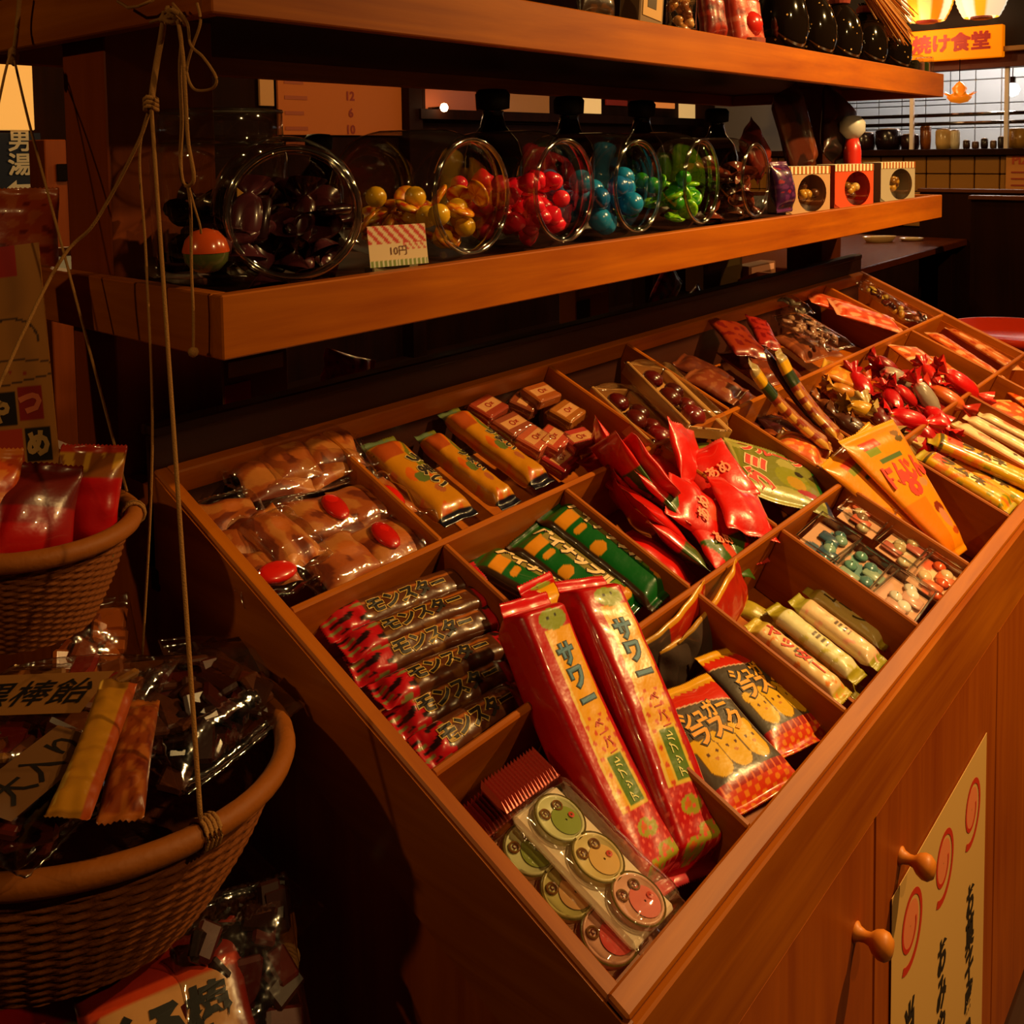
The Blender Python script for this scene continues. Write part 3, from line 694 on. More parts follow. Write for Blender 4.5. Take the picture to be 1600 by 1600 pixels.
# --- middle row: clear packets of brown sticks with red ends
def paint_mon(C_, U, V):
    C_[:] = c('#5a2c14'); n = noise2(U*1.5, V*3, 6, 7); fill(C_, n > .7, '#7a4a20'); fill(C_, V > .66, '#b81420'); fill(C_, (V > .66) & (n > .5), '#2a1010')
    fill(C_, V < -.56, '#c01420'); fill(C_, (V < -.56) & (n > .45), '#281010'); fill(C_, rect(U, V, -.5, -.25, -.7, .6), '#a85a1c'); fill(C_, (V < -.56) & (n < -.9), '#8a8a50')
def deco_mon(mb, w, L, H):
    put_text(mb, 'モンスター', 0, -L*.02, w*.55, math.pi/2, c('#140806'), H, .0006, .04, 1.0, out=c('#c8a048'))
for i, (p0, p1, d0, d1, ro, lab) in enumerate([
        ((505, 985), (752, 896), .040, .030, .1, 'red-ended brown stick packet lying farthest up, beside the peach sweets'),
        ((535, 1018), (775, 925), .040, .028, -.1, 'red-ended brown stick packet, second down from the top of the pile'),
        ((548, 1050), (790, 955), .046, .034, .2, 'red-ended brown stick packet in the middle of the pile, bright lettering'),
        ((588, 1092), (806, 1000), .040, .034, -.15, 'red-ended brown stick packet, third up from the bottom of the pile'),
        ((612, 1135), (808, 1040), .05, .04, .1, 'red-ended brown stick packet, second up from the bottom of the pile'),
        ((655, 1180), (818, 1082), .034, .040, .15, 'red-ended brown stick packet lowest in the pile, just above the front divider')]):
    m, L = lie(p0, p1, d0, d1, ro)
    o = thing('stick_packet', lab, 'sweet packet', m, 'brown stick packets with red ends')
    b, H = pillow('wrapper', o, .036, L, .020, paint_mon, nx=24, ny=90, ramp=.018, p=3, seed=60+i, wr=.0016, bend=.003)
    mb = MB(); deco_mon(mb, .036, L, H); mb.obj('lettering', PAPER, o, colors=True)
# --- green chocolate bars
def paint_green(C_, U, V):
    C_[:] = c('#0a5a1c'); fill(C_, (V > .55) & (V < .75) & (U < .2), '#d88a18'); fill(C_, disc(U, V, -.5, .05, .4, .1) | disc(U, V, .5, -.75, .4, .08) | disc(U, V, -.3, .42, .35, .06), '#d08818')
    fill(C_, (U > .15) & (V > -.5) & (V < .72), '#8a7a3a'); fill(C_, (U > .15) & (np.abs(V+.55) < .05), '#6a8a20'); fill(C_, disc(U, V, .45, -.66, .28, .07), '#d05a28'); fill(C_, np.abs(V) > .955, '#0a3a14')
    fill(C_, (U < -.75), '#3a2410')
def deco_green(mb, w, L, H):
    put_text(mb, 'パイナップル', w*.20, L*.07, w*.30, -math.pi/2, c('#e8c890'), H, .0006, .07, 1., out=c('#2a0c08'))
for i, (p0, p1, d0, d1, lab) in enumerate([((1043, 932), (862, 792), .030, .030, 'green and orange chocolate bar with lettering, lying along the right divider'),
                                           ((985, 965), (815, 835), .045, .045, 'dark green chocolate bar lying left of the lettered green bar'),
                                           ((960, 985), (745, 868), .05, .055, 'green and orange bar lowest in its compartment, behind the red tubes')]):
    pk('chocolate_bar', lab, 'sweet packet', p0, p1, d0, d1, .066, .026, paint_green, deco_green, roll=(-.25, -.15, .1)[i], nx=30, ny=100, ramp=.016, seed=70+i, p=3, wr=.001)
# --- yellow puffed snack bars at the back
def paint_ybar(C_, U, V):
    C_[:] = c('#c07a10'); n = noise2(U, V*2, 6, 4); fill(C_, n > .6, '#c85a10'); fill(C_, V < -.86, '#0a0a1c'); fill(C_, V > .84, '#5a6a48')
    fill(C_, (U > .3) & (V > -.2) & (n < .1), '#6a6a20'); fill(C_, disc(U, V, -.1, -.1, .36, .12), '#5a6830'); fill(C_, disc(U, V, .15, -.42, .24, .10), '#a85a30'); fill(C_, rect(U, V, -.9, .2, .45, .8), '#a84818')
def deco_ybar(mb, w, L, H):
    put_text(mb, 'うまい', w*.22, 0, w*.42, -math.pi/2, c('#201008'), H, .0006, .04, 1, out=c('#c8b070'))
for i, (p0, p1, d, lab) in enumerate([((722, 812), (588, 690), .03, 'yellow puffed snack bar with dark end, nearest the peach sweets'), ((800, 790), (662, 678), .036, 'yellow puffed snack bar with dark end, in the middle of its three'), ((852, 758), (700, 643), .026, 'yellow puffed snack bar with dark end, beside the small caramel boxes')]):
    pk('snack_bar', lab, 'sweet packet', p0, p1, d, d, (.060, .040, .045)[i], .028, paint_ybar, deco_ybar, nx=30, ny=90, ramp=.018, p=3.5, seed=80+i, wr=.0012, bend=-.003)
# --- caramel boxes
k = 0
for (x, y, ro, cc) in [(762, 640, .1, '#a03a20'), (800, 668, .0, '#98482c'), (835, 690, .15, '#c05a38'), (845, 618, -.1, '#a8541c'), (885, 648, .1, '#a8601c'), (862, 690, .2, '#c04a30'), (905, 690, -.2, '#b83a30'), (820, 630, .3, '#8a4020'), (875, 722, .1, '#a82828')]:
    q = T(x, y, .03 if k < 7 else .045); m = TM.copy(); m.translation = Vector(q); m = m @ Matrix.Rotation(ro+.1, 4, 'Z')
    o = thing('caramel_box', ['small caramel box at the back left of its cell', 'small caramel box with faded print beside the third yellow bar', 'orange-red caramel box in the middle of the heap', 'brown caramel box touching the back rim', 'gold-edged caramel box right of the heap', 'pinkish caramel box with cream edges at the front', 'bright red caramel box nearest the red pouches', 'caramel box wedged between the two rear ones', 'dark red caramel box lowest, in the shaded front corner'][k], 'box', m, 'small caramel boxes')
    MB().box(-.028, .028, -.021, .021, -.009, .009, bev=.0025, col=c(cc)).obj('box_body', BOXM, o, colors=True)
    mb = MB().box(-.024, .024, -.008, .009, .0086, .0096, bev=.0003, col=c('#d89a60')); mb.box(.0275, .0285, -.017, .017, -.006, .006, bev=.0002, col=c('#7a6a30'))
    put_text(mb, '○×', 0, 0, .013, 0, c('#a02818'), None, .0098, .04); mb.obj('printed_label', BOXM, o, colors=True)
    pillow('clear_wrapper', o, .062, .048, .0215, solid('#ffffff'), mat=FILM, nx=10, ny=10, ramp=.004, p=9, crimp=.001, wr=.0004)
    k += 1
# --- red pouches
def paint_pouch(kk):
    def f(C_, U, V):
        C_[:] = c('#d8160c'); fill(C_, noise2(U, V, 4, kk) > 1.0, '#d83028'); fill(C_, np.abs(V) > .93, '#d84038')
        if kk % 3 == 0: fill(C_, (V < -.1) & (noise2(U, V, 3, kk) > -.2), '#3a5a18')
        if kk % 3 == 0: fill(C_, disc(U, V, .2, -.3, .4, .3), '#d84a2c')
    return f
for i, (p, d, yaw, ro, pt, lab) in enumerate([
        ((975, 735), .0, .2, 1.1, .5, 'red pouch standing on edge at the far left of the heap'),
        ((1003, 742), -.005, .1, 1.25, .4, 'red pouch standing on edge, second from the left of the heap'),
        ((1075, 712), .0, -.5, .5, .5, 'red pouch sloping at the top of the heap under the cake tray'),
        ((1040, 765), .002, .3, .2, .35, 'red pouch lying flat in the centre of the heap, seam up'),
        ((1120, 742), .004, -.3, -.4, .2, 'red pouch on the right shoulder of the heap'),
        ((1160, 795), .004, -.7, .15, .1, 'bright red pouch drooping over the front right corner'),
        ((1090, 800), .010, .6, -.2, .3, 'red pouch with creased corner, in the front middle of the heap'),
        ((1018, 800), .02, .9, .3, .5, 'red pouch with its lower corner folded against the left wall'),
        ((1060, 850), .035, .3, .5, .2, 'green and red pouch at the very bottom of the heap'),
        ((1120, 850), .03, -.4, .3, .15, 'green-backed red pouch at the front wall of the heap'),
        ((985, 790), .045, .1, .9, .4, 'dark red pouch pressed down behind the left ones')]):
    q = T(*p, d); m = TM.copy(); m.translation = Vector(q); m = m @ Matrix.Rotation(yaw, 4, 'Z') @ Matrix.Rotation(pt, 4, 'X') @ Matrix.Rotation(ro, 4, 'Y')
    o = thing('red_pouch', lab, 'sweet packet', m, 'red pouches')
    pillow('wrapper', o, .085, .10, .020, paint_pouch(i if i not in (8, 9) else 3*i), nx=36, ny=36, ramp=.03, p=2.2, seed=90+i, wr=.003, crimp=.006)
    if i in (4, 6, 9): 
        mb = MB(); put_text(mb, 'あめ', 0, 0, .022, .1, c('#f08a60'), lambda x, y: x*0+.0125, .0005, .03); mb.obj('lettering', PAPER, o, colors=True)
# --- green fruit-gum packs
def paint_gum(C_, U, V):
    C_[:] = c('#7a7a28'); n = noise2(U, V, 5, 6); fill(C_, n > .5, '#a8a050'); fill(C_, disc(U, V, .25, -.1, .38, .4), '#8a8a1c'); fill(C_, disc(U, V, .3, -.25, .2, .25), '#b88a18'); fill(C_, disc(U, V, .45, .15, .1, .1), '#2a2008'); fill(C_, disc(U, V, .5, -.55, .25, .12), '#a82a38')
    fill(C_, (U > .84), '#08601c'); fill(C_, (U > .84) & (V < -.3), '#1c2a50'); fill(C_, U < -.93, '#b8a858')
def deco_gum(mb, w, L, H):
    put_text(mb, 'グミ', -w*.26, -L*.12, L*.30, math.pi/2, c('#c8382a'), H, .0006, .05, 1, out=c('#e0c090'))
    put_text(mb, 'フルーツ', -w*.02, L*.33, L*.20, .0, c('#c8382a'), H, .0006, .05, 1, out=c('#e0c090'))
for i, (p0, p1, d, w, lab) in enumerate([((1232, 790), (1200, 706), .018, .155, 'green fruit gum packet with red lettering and a shiny green end'),
                                         ((1178, 745), (1160, 697), .036, .12, 'green fruit gum packet lying behind the lettered one'),
                                         ((1122, 730), (1112, 692), .040, .08, 'small green gum packet at the left wall behind the red pouches')]):
    m, L = lie(p0, p1, d, d, .05)
    o = thing('gum_packet', lab, 'sweet packet', m); b, H = pillow('wrapper', o, w, L, .02, paint_gum, nx=70, ny=60, ramp=.02, p=2.6, seed=110+i, wr=.0028)
    if i == 0: mb = MB(); deco_gum(mb, w, L, H); mb.obj('lettering', PAPER, o, colors=True)
# --- thin biscuit sticks jutting over the divider, and the mixed heap
def paint_stickout(C_, U, V):
    C_[:] = c('#a8601c'); fill(C_, np.abs(U) > .78, '#d8a040'); n = noise2(U, V*4, 5, 3); fill(C_, (n > .4) & (V < .3), '#8a2a10'); fill(C_, (V > .28) & (V < .55), '#2c3a18'); fill(C_, (V >= .55) & (V < .78), '#d8a010'); fill(C_, V >= .78, '#a89060')
for i, (p0, p1, lab) in enumerate([((1300, 700), (1170, 565), 'thin yellow and brown biscuit stick packet jutting up, left of the pair'), ((1316, 686), (1215, 548), 'thin yellow and brown biscuit stick packet jutting up, right of the pair')]):
    pk('biscuit_stick', lab, 'sweet packet', p0, p1, .02, -.07, .040, .018, paint_stickout, nx=20, ny=110, ramp=.012, seed=120+i, bend=-.012, p=3, roll=.1)
pk('biscuit_stick', 'dark wine-coloured stick packet between the two yellow and brown ones', 'sweet packet', (1290, 672), (1195, 545), .03, -.065, .026, .014, solid('#3a0c10'), nx=10, ny=60, seed=123, bend=-.008)
def heap(name, label_fn, cat, pts, mk, group=None):
    for i, a in enumerate(pts): mk(i, *a)
def twist(p, d, yaw, pt, s, col1, col2, lab, group='twist-wrapped sweets in the heap'):
    s *= 1.25
    q = T(*p, d); m = TM.copy(); m.translation = Vector(q); m = m @ Matrix.Rotation(yaw, 4, 'Z') @ Matrix.Rotation(pt, 4, 'X')
    o = thing('twist_sweet', lab, 'sweet', m, group)
    pr = [(.0155, -.036), (.012, -.031), (.0035, -.022), (.0105, -.017), (.0135, -.008), (.014, 0), (.0135, .008), (.0105, .017), (.0035, .022), (.012, .031), (.0155, .036)]
    mb = MB().lathe([(r*s, h*s) for r, h in pr], 22, 1, cap=False, cols=lambda a, b: c(col1) if (abs(a-.5) < .22) else c(col2))
    for v in range(len(mb.V)):
        x, y, z = mb.V[v]; e = abs(y) > .02*s; a = math.atan2(z, x)
        f = 1+.35*math.sin(a*6)*(1 if e else .06); mb.V[v] = (x*f, y, z*f*.75)
    mb.obj('wrapper', FOIL, o, smooth=True, colors=True)
tw = [((1400, 590), -.005, .9, .2, 1.3, '#a08a78', '#b81018', 'red twist sweet with a silvery middle at the back of the heap'),
      ((1345, 600), .012, -.7, .1, 1.2, '#c0141c', '#b01018', 'long red twist sweet lying across the orange packets'),
      ((1395, 625), .004, -.9, .1, 1.1, '#b81018', '#c81a20', 'red twist sweet in the middle, under the silvery one'),
      ((1448, 622), -.006, .15, .6, 1.3, '#9a8a7a', '#c01a1c', 'upright red twist sweet with a bright silver middle'),
      ((1420, 655), .008, .8, .0, 1.35, '#c40c14', '#d01418', 'plump red twist sweet at the front of the heap'),
      ((1465, 655), .012, -.6, .1, 1.25, '#c80e14', '#d81c18', 'plump red twist sweet against the front divider'),
      ((1502, 600), .0, .5, .3, 1.5, '#d81414', '#d83020', 'bright red twist sweet on the right edge of the heap'),
      ((1480, 622), .01, .2, .1, 1.3, '#c85a20', '#b82a18', 'orange-brown twist sweet beside the bright red one'),
      ((1372, 650), .012, -.4, .1, 1.2, '#6a1010', '#b89a60', 'dark red sweet with shiny ends by the orange envelope'),
      ((1350, 640), .010, .9, .1, 1.1, '#c89020', '#b8801c', 'gold twist sweet behind the orange envelope'),
      ((1425, 690), .035, .6, .1, 1.3, '#a80c10', '#a01010', 'deep red twist sweet sunk beside the yellow tubes'),
      ((1330, 665), .03, .3, .1, 1.2, '#4a2418', '#5a3018', 'brown twist sweet low in the shade of the heap'),
      ((1395, 668), .02, .3, .3, 1.2, '#8a1410', '#c8a868', 'red sweet with a silver tail touching the orange envelope')]
tw += [((1320, 612), .02, .7, .1, 1.0, '#b87018', '#c88a2c', 'amber twist sweet at the left side of the heap'), ((1375, 612), .015, -.2, .2, 1.0, '#c05a18', '#b03a14', 'orange twist sweet between the long red one and the silvery one'),
       ((1360, 675), .03, .5, .1, 1.0, '#a0601c', '#7a3a14', 'tan twist sweet by the tip of the stick packets'), ((1415, 618), .0, .4, .4, 1.0, '#c01818', '#a81014', 'small red twist sweet under the silvery pair'),
       ((1455, 585), .0, -.5, .2, 1.0, '#c82018', '#b81414', 'red twist sweet touching the orange patterned packet'), ((1385, 570), .01, .3, .2, .95, '#8a1014', '#a01818', 'deep red twist sweet at the rear of the heap'),
       ((1440, 672), .02, -.2, .1, 1.1, '#b01014', '#c81c18', 'red twist sweet between the two plump ones'), ((1300, 640), .03, .2, .1, 1.0, '#6a3418', '#8a4a20', 'brown twist sweet right of the stick packets')]
for a in tw: twist(*a)
for i, (p0, p1, d, w, c1, c2, lab) in enumerate([
        ((1290, 720), (1215, 680), .03, .075, '#d8602c', '#e09840', 'orange packet with pink ridges between the gum and the stick packets'),
        ((1350, 600), (1285, 572), .018, .09, '#c87818', '#d09a30', 'amber packet lying behind the gold twist sweets'),
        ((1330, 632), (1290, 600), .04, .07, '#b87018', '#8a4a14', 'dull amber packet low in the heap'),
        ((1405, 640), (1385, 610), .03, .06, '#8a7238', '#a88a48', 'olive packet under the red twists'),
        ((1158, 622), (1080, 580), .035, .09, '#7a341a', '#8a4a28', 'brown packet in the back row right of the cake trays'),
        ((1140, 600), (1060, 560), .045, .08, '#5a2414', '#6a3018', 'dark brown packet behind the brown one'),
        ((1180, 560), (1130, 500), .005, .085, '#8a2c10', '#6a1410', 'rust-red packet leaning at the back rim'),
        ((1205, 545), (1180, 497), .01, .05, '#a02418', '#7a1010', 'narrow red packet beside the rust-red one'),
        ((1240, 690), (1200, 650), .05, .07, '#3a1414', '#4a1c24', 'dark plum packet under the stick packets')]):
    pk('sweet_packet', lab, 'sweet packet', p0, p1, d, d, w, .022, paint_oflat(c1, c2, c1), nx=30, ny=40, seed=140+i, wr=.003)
# clear greyish packets of small pieces
def clear_pack(p0, p1, d, w, lab, cols, t=.028, n=22, s=.0075, name='clear_packet', roll=0, mat=None):
    m, L = lie(p0, p1, d, d, roll); o = thing(name, lab, 'sweet packet', m)
    for i in range(n):
        b = blob(rnd.choice(['slab', 'drop', 'ball']), 0, K(rnd.choice(cols)), s)
        b.obj('piece', mat or CANDY, o, smooth=True, colors=True, mtx=Matrix.Translation((rnd.uniform(-.38, .38)*w, rnd.uniform(-.36, .36)*L, rnd.uniform(-.3, .2)*t)) @ Matrix.Rotation(rnd.uniform(0, 6), 4, 'Z') @ Matrix.Rotation(rnd.uniform(-.6, .6), 4, 'X'))
    pillow('clear_wrapper', o, w, L, t, solid('#ffffff'), mat=FILM, nx=26, ny=40, ramp=.016, wr=.003, seed=int(p0[0]), p=3)
    return o
clear_pack((1315, 545), (1228, 490), .012, .115, 'clear packet of pinkish beige pieces in the back row', ['#a07058', '#b88868', '#8a5a48'], n=34)
clear_pack((1262, 490), (1215, 462), .005, .075, 'crumpled clear packet behind the pinkish pieces', ['#6a5a48', '#8a6a50'], n=12)
clear_pack((1430, 502), (1345, 440), .02, .06, 'shiny packet of dark and yellow pieces in the far back corner', ['#3a1010', '#b87820', '#5a1c14', '#c8a040'], n=22)
clear_pack((1460, 505), (1400, 475), .03, .06, 'packet of pink and dark pieces by the right end wall', ['#c05a48', '#3a1414', '#d88a68'], n=16)
# --- cake trays at the back
for i, (p0, p1, d, lab) in enumerate([((1055, 700), (955, 608), .012, 'open cream paper tray of dark cherries, left one in the back row'), ((1108, 668), (1010, 572), -.004, 'cream paper tray with a glossy cherry, right one in the back row')]):
    m, L = lie(p0, p1, d, d, .12); o = thing('cherry_tray', lab, 'sweet packet', m); w = .085
    mb = MB(); mb.box(-w/2, w/2, -L/2, L/2, -.020, -.018)
    for a in ((-w/2-.006, -w/2, -L/2, L/2), (w/2, w/2+.014, -L/2, L/2)):
        mb.box(*a, -.02, .004 if a[0] < 0 else -.001)
    for a in ((-w/2, w/2, -L/2-.002, -L/2), (-w/2, w/2, L/2, L/2+.002)): mb.box(*a, -.02, .0)
    mb.obj('paper_tray', plain('cream_paper', '#c08a48', .5, .4, .1), o)
    for k2, (x, y, s, col) in enumerate([(0, -.28, .022, '#7a0c10'), (-.012, .0, .02, '#5a1408'), (.014, .12, .018, '#4a1008'), (-.01, .3, .019, '#5a0c0c'), (.012, -.1, .015, '#6a1810')]):
        blob('ball', 0, K(col), s).obj('cherry', CANDY, o, smooth=True, colors=True, mtx=Matrix.Translation((x, y*L, -.004)) @ Matrix.Diagonal((1, 1, .7, 1)))
    pillow('clear_wrapper', o, w*1.2, L*1.06, .042, solid('#ffffff'), mat=FILM, nx=20, ny=34, ramp=.014, p=5, wr=.002, seed=i+5)
# --- peach-coloured breads in clear bags
def bread_bag(p0, p1, d, w, lab, n, roll=0, redy=None, seed=1, opened=False):
    m, L = lie(p0, p1, d, d, roll); o = thing('bread_bag', lab, 'sweet packet', m)
    for i in range(n):
        y = (-.5+(i+.5)/n)*L*.8
        def pb(C_, U, V, i=i):
            nn_ = noise2(U, V, 5, seed*7+i); C_[:] = c('#b0561c'); fill(C_, nn_ > .35, '#c87a34'); fill(C_, nn_ < -.5, '#7a3010'); fill(C_, disc(U, V, .3*math.sin(i+seed), .2, .35, .3), '#c86a24')
        pillow('rice_cake', o, w*.84, L*.86/n*1.12, .022, pb, mat=MATS['bread_glaze'], nx=22, ny=26, crimp=.001, ramp=L*.3/n, p=2.2, wr=.0035, seed=seed*5+i, zig=0, mtx=Matrix.Translation((rnd.uniform(-.05, .05)*w, y, 0)) @ Matrix.Rotation(rnd.uniform(-.25, .25), 4, 'Z'))
    if redy is not None:
        for ry in redy: blob('ball', 0, K('#d81c10'), .014).obj('red_jelly', CANDY, o, smooth=True, colors=True, mtx=Matrix.Translation((ry[0]*w, ry[1]*L, .0125)) @ Matrix.Diagonal((1.6, 1, .45, 1)))
    pillow('clear_wrapper', o, w, L*1.04, .036, solid('#ffffff'), mat=FILM, nx=30, ny=50, ramp=.02, wr=.005, seed=seed, p=2.6)
    return o
bread_bag((400, 728), (562, 692), .015, .085, 'clear bag with a brown rice cake at the back of its cell, nearest the rim', 2, seed=3)
bread_bag((365, 765), (560, 712), .022, .08, 'clear bag of two tan rice cakes just below the rearmost bag', 2, seed=4)
bread_bag((430, 830), (640, 772), .030, .085, 'clear bag with a red jelly in the middle of the cell', 2, redy=[(0, -.1), (.1, .3)], seed=5)
bread_bag((470, 895), (660, 828), .028, .085, 'clear bag with a red jelly next to the divider above the brown sticks', 2, redy=[(0, .15)], seed=6)
bread_bag((440, 925), (338, 775), .022, .085, 'clear bag of peach-coloured cakes lying along the left rim, red jelly at its tip', 3, redy=[(.0, -.40)], seed=7)
bread_bag((480, 880), (400, 800), .012, .07, 'crumpled clear bag with an orange cake on top of its neighbours', 1, seed=8)
for i, (p, d, yaw, ro, pt, lab) in enumerate([
        ((960, 745), .04, .2, .2, .1, 'red pouch flat on the compartment floor at the far left'),
        ((1040, 725), .03, 1.2, .1, .1, 'red pouch flat beneath the sloping ones at the back of the heap'),
        ((1100, 765), .03, .5, .15, .1, 'red pouch flat beneath the centre of the heap'),
        ((1150, 830), .03, -.2, .2, .4, 'red pouch hanging at the front wall, right of the green-backed one'),
        ((1030, 870), .05, .2, .4, .1, 'dark red pouch in the bottom corner behind the toast compartment wall'),
        ((955, 715), .01, -.2, 1.0, .3, 'small dark red pouch leaning toward the caramel boxes')]):
    q = T(*p, d); m = TM.copy(); m.translation = Vector(q); m = m @ Matrix.Rotation(yaw, 4, 'Z') @ Matrix.Rotation(pt, 4, 'X') @ Matrix.Rotation(ro, 4, 'Y')
    o = thing('red_pouch', lab, 'sweet packet', m, 'red pouches')
    pillow('wrapper', o, .088, .10, .022, paint_pouch(3*i if i in (3,) else 3*i+1), nx=30, ny=30, ramp=.03, p=2.2, seed=190+i, wr=.003, crimp=.006)
for i, (p0, p1, d, w, c1, c2, lab) in enumerate([
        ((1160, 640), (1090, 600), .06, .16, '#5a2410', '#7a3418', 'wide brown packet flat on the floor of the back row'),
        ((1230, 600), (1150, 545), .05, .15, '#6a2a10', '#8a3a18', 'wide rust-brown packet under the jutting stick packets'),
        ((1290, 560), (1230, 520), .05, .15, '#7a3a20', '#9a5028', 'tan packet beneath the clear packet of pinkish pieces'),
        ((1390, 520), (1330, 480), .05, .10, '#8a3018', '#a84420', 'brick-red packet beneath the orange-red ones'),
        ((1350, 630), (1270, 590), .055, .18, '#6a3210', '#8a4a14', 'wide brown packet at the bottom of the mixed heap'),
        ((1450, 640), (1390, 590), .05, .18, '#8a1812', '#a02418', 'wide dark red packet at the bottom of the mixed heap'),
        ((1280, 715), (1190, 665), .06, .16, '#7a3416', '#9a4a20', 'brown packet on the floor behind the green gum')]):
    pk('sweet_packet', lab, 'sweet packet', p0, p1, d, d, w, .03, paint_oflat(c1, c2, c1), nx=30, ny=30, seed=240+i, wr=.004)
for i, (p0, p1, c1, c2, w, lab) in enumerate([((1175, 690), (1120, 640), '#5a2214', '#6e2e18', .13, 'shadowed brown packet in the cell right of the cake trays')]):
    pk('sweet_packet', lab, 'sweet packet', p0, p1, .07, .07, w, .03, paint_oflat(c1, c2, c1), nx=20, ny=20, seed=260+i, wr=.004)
# ================================================================ menu sheet taped on the door
o = thing('menu_sheet', 'long cream paper sheet with red spirals and black brush writing on the cabinet door', 'paper sign', Matrix.Translation((.767, FY-.001, .39)))
sh = Matrix.Rotation(math.pi/2, 4, 'X')
flat('sheet', .400, .520, lambda C_, U, V: C_.__setitem__(slice(None), c('#d8a860')), nx=8, ny=8, th=.0006, parent=o, mtx=sh, curl=0)
for i, (x, yt, txt) in enumerate([(.125, .185, 'お菓子盛り放題'), (-.005, .185, 'おみやげに'), (-.135, .185, '当店名物')]):
    mb = MB(); V = []; F = []; n = 44
    for k2 in range(n+1):
        a = -2.2+k2/n*8.6; r_ = .050-.030*k2/n; wd = .010*(1-.6*k2/n)
        for q in (-1, 1): V.append((x+.001+(r_+q*wd/2)*math.cos(a)*.92, yt+(r_+q*wd/2)*math.sin(a), .0008))
    F = [(2*k2, 2*k2+1, 2*k2+3, 2*k2+2) for k2 in range(n)]
    mb.add(V, F, c('#c82c10'))
    mb.lathe([(.030, .0005), (.001, .0006)], 26, 2, (x, yt, 0), col=c('#e88050'), cap=False)
    mb.obj('red_spiral', PAPER, o, colors=True, mtx=sh); mb = MB()
    put_text(mb, '\n'.join(txt), x, yt-.078-len(txt)*.029, .052, 0, c('#20160c'), None, .0009, .04, .8); mb.obj('brush_writing', PAPER, o, colors=True, mtx=sh)
# ================================================================ baskets, their contents and cords
def basket(name, label, cx_, cy, cz, r, kx, ky, depth, tied):
    m = frame(Vector((cx_, cy, cz)), Vector((0, 1, ky)), Vector((-kx, -ky, 1)))
    o = thing(name, label, 'basket', m)
    # woven wall: strands going over and under upright ribs
    def rad(h): return r*(1-.30*(h/depth)**1.7)
    mb = MB(); rows = 30; nn = 144
    V = []; F = []; C_ = []
    for j in range(rows*3+1):
        h = .004+(depth-.004)*j/(rows*3)
        for k2 in range(nn):
            a = 2*math.pi*k2/nn; row = j//3; ph = math.cos(k2*math.pi/3+(row % 2)*math.pi)
            bulge = math.sin((j % 3+.5)/3*math.pi)*.0012
            rr = rad(h)-.004+bulge+.0014*ph; V.append((rr*math.cos(a), rr*math.sin(a), -h))
    for j in range(rows*3):
        for k2 in range(nn): F.append((j*nn+k2, (j+1)*nn+k2, (j+1)*nn+(k2+1) % nn, j*nn+(k2+1) % nn))
    F.append(tuple(rows*3*nn+k2 for k2 in range(nn)))
    mb.add(V, F); mb.obj('woven_wall', MATS['wicker'], o, smooth=True)
    pts = [((r+.001)*math.cos(a), (r+.001)*math.sin(a), -.006) for a in np.linspace(0, 2*math.pi, 65)[:-1]]
    MB().tube(pts, .0088, 10, closed=True).obj('rim', MATS['wicker_rim'], o, smooth=True)
    for a in tied:
        mb = MB()
        for q in range(4):
            pc_ = Vector((math.cos(a+.022*q)*(r+.001), math.sin(a+.022*q)*(r+.001), -.006)); rd = Vector((math.cos(a), math.sin(a), 0))
            mb.tube([pc_+rd*.0105*math.cos(t)+Vector((0, 0, .0105*math.sin(t))) for t in np.linspace(0, 2*math.pi, 13)[:-1]], .0017, 6, closed=True)
        mb.obj('binding', STR, o, smooth=True)
    bpy.context.view_layer.update(); return o, m
plain('wicker', '#7a4016', .75, .2, bmp=(260, .5, 2)); plain('wicker_rim', '#94500f', .6, .3, bmp=(120, .4, 2))
b1, m1 = basket('wicker_basket', 'small woven basket of packets hanging highest at the left edge', -.12, .153, 1.164, .095, -.052, .029, .10, (-.5, 1.6, 3.6))
b2, m2 = basket('wicker_basket', 'wide woven basket hanging in the middle of the left side, filled with clear packets', -.154, -.002, 1.02, .170, -.144, -.03, .12, (-1.5, 1.7, 3.7))
b3, m3 = basket('wicker_basket', 'lowest woven basket at the bottom left, only its right rim in view', -.171, .003, .830, .182, 0, 0, .12, (-.8, 1.7, 3.7))
def cord(par, name, label, pts, r=.0016):
    # smooth the polyline
    P = [Vector(p) for p in pts]; Q = []
    for i in range(len(P)-1):
        a, b, c2, d = P[max(i-1, 0)], P[i], P[i+1], P[min(i+2, len(P)-1)]
        for t in np.linspace(0, 1, 9)[:-1]:
            Q.append(.5*((2*b)+(-a+c2)*t+(2*a-5*b+4*c2-d)*t*t+(-a+3*b-3*c2+d)*t**3))
    Q.append(P[-1])
    o = MB().tube(Q, r, 7).obj('cord', STR, par, smooth=True)
    o.matrix_parent_inverse = par.matrix_world.inverted(); return o
def XP(px, py, X): return hit(px, py, (1, 0, 0), X)
ct = thing('cord_bundle', 'bundle of loose knotted cords with loops, tied on the upper shelf end board', 'cord', Matrix.Translation(XP(262, 20, -.01)))
xk = -.016
bpy.context.view_layer.update()
rim2 = lambda a: m2 @ Vector((math.cos(a)*.172, math.sin(a)*.172, .004))
rim1 = lambda a: m1 @ Vector((math.cos(a)*.097, math.sin(a)*.097, .004))
kn = XP(236, 162, -.03)
cord(b2, 'cord', 'pale cord from the knot straight down to the front of the wide basket rim', [kn, Vector(kn).lerp(rim2(-1.5), .3), Vector(kn).lerp(rim2(-1.5), .7), rim2(-1.5)], .0018)
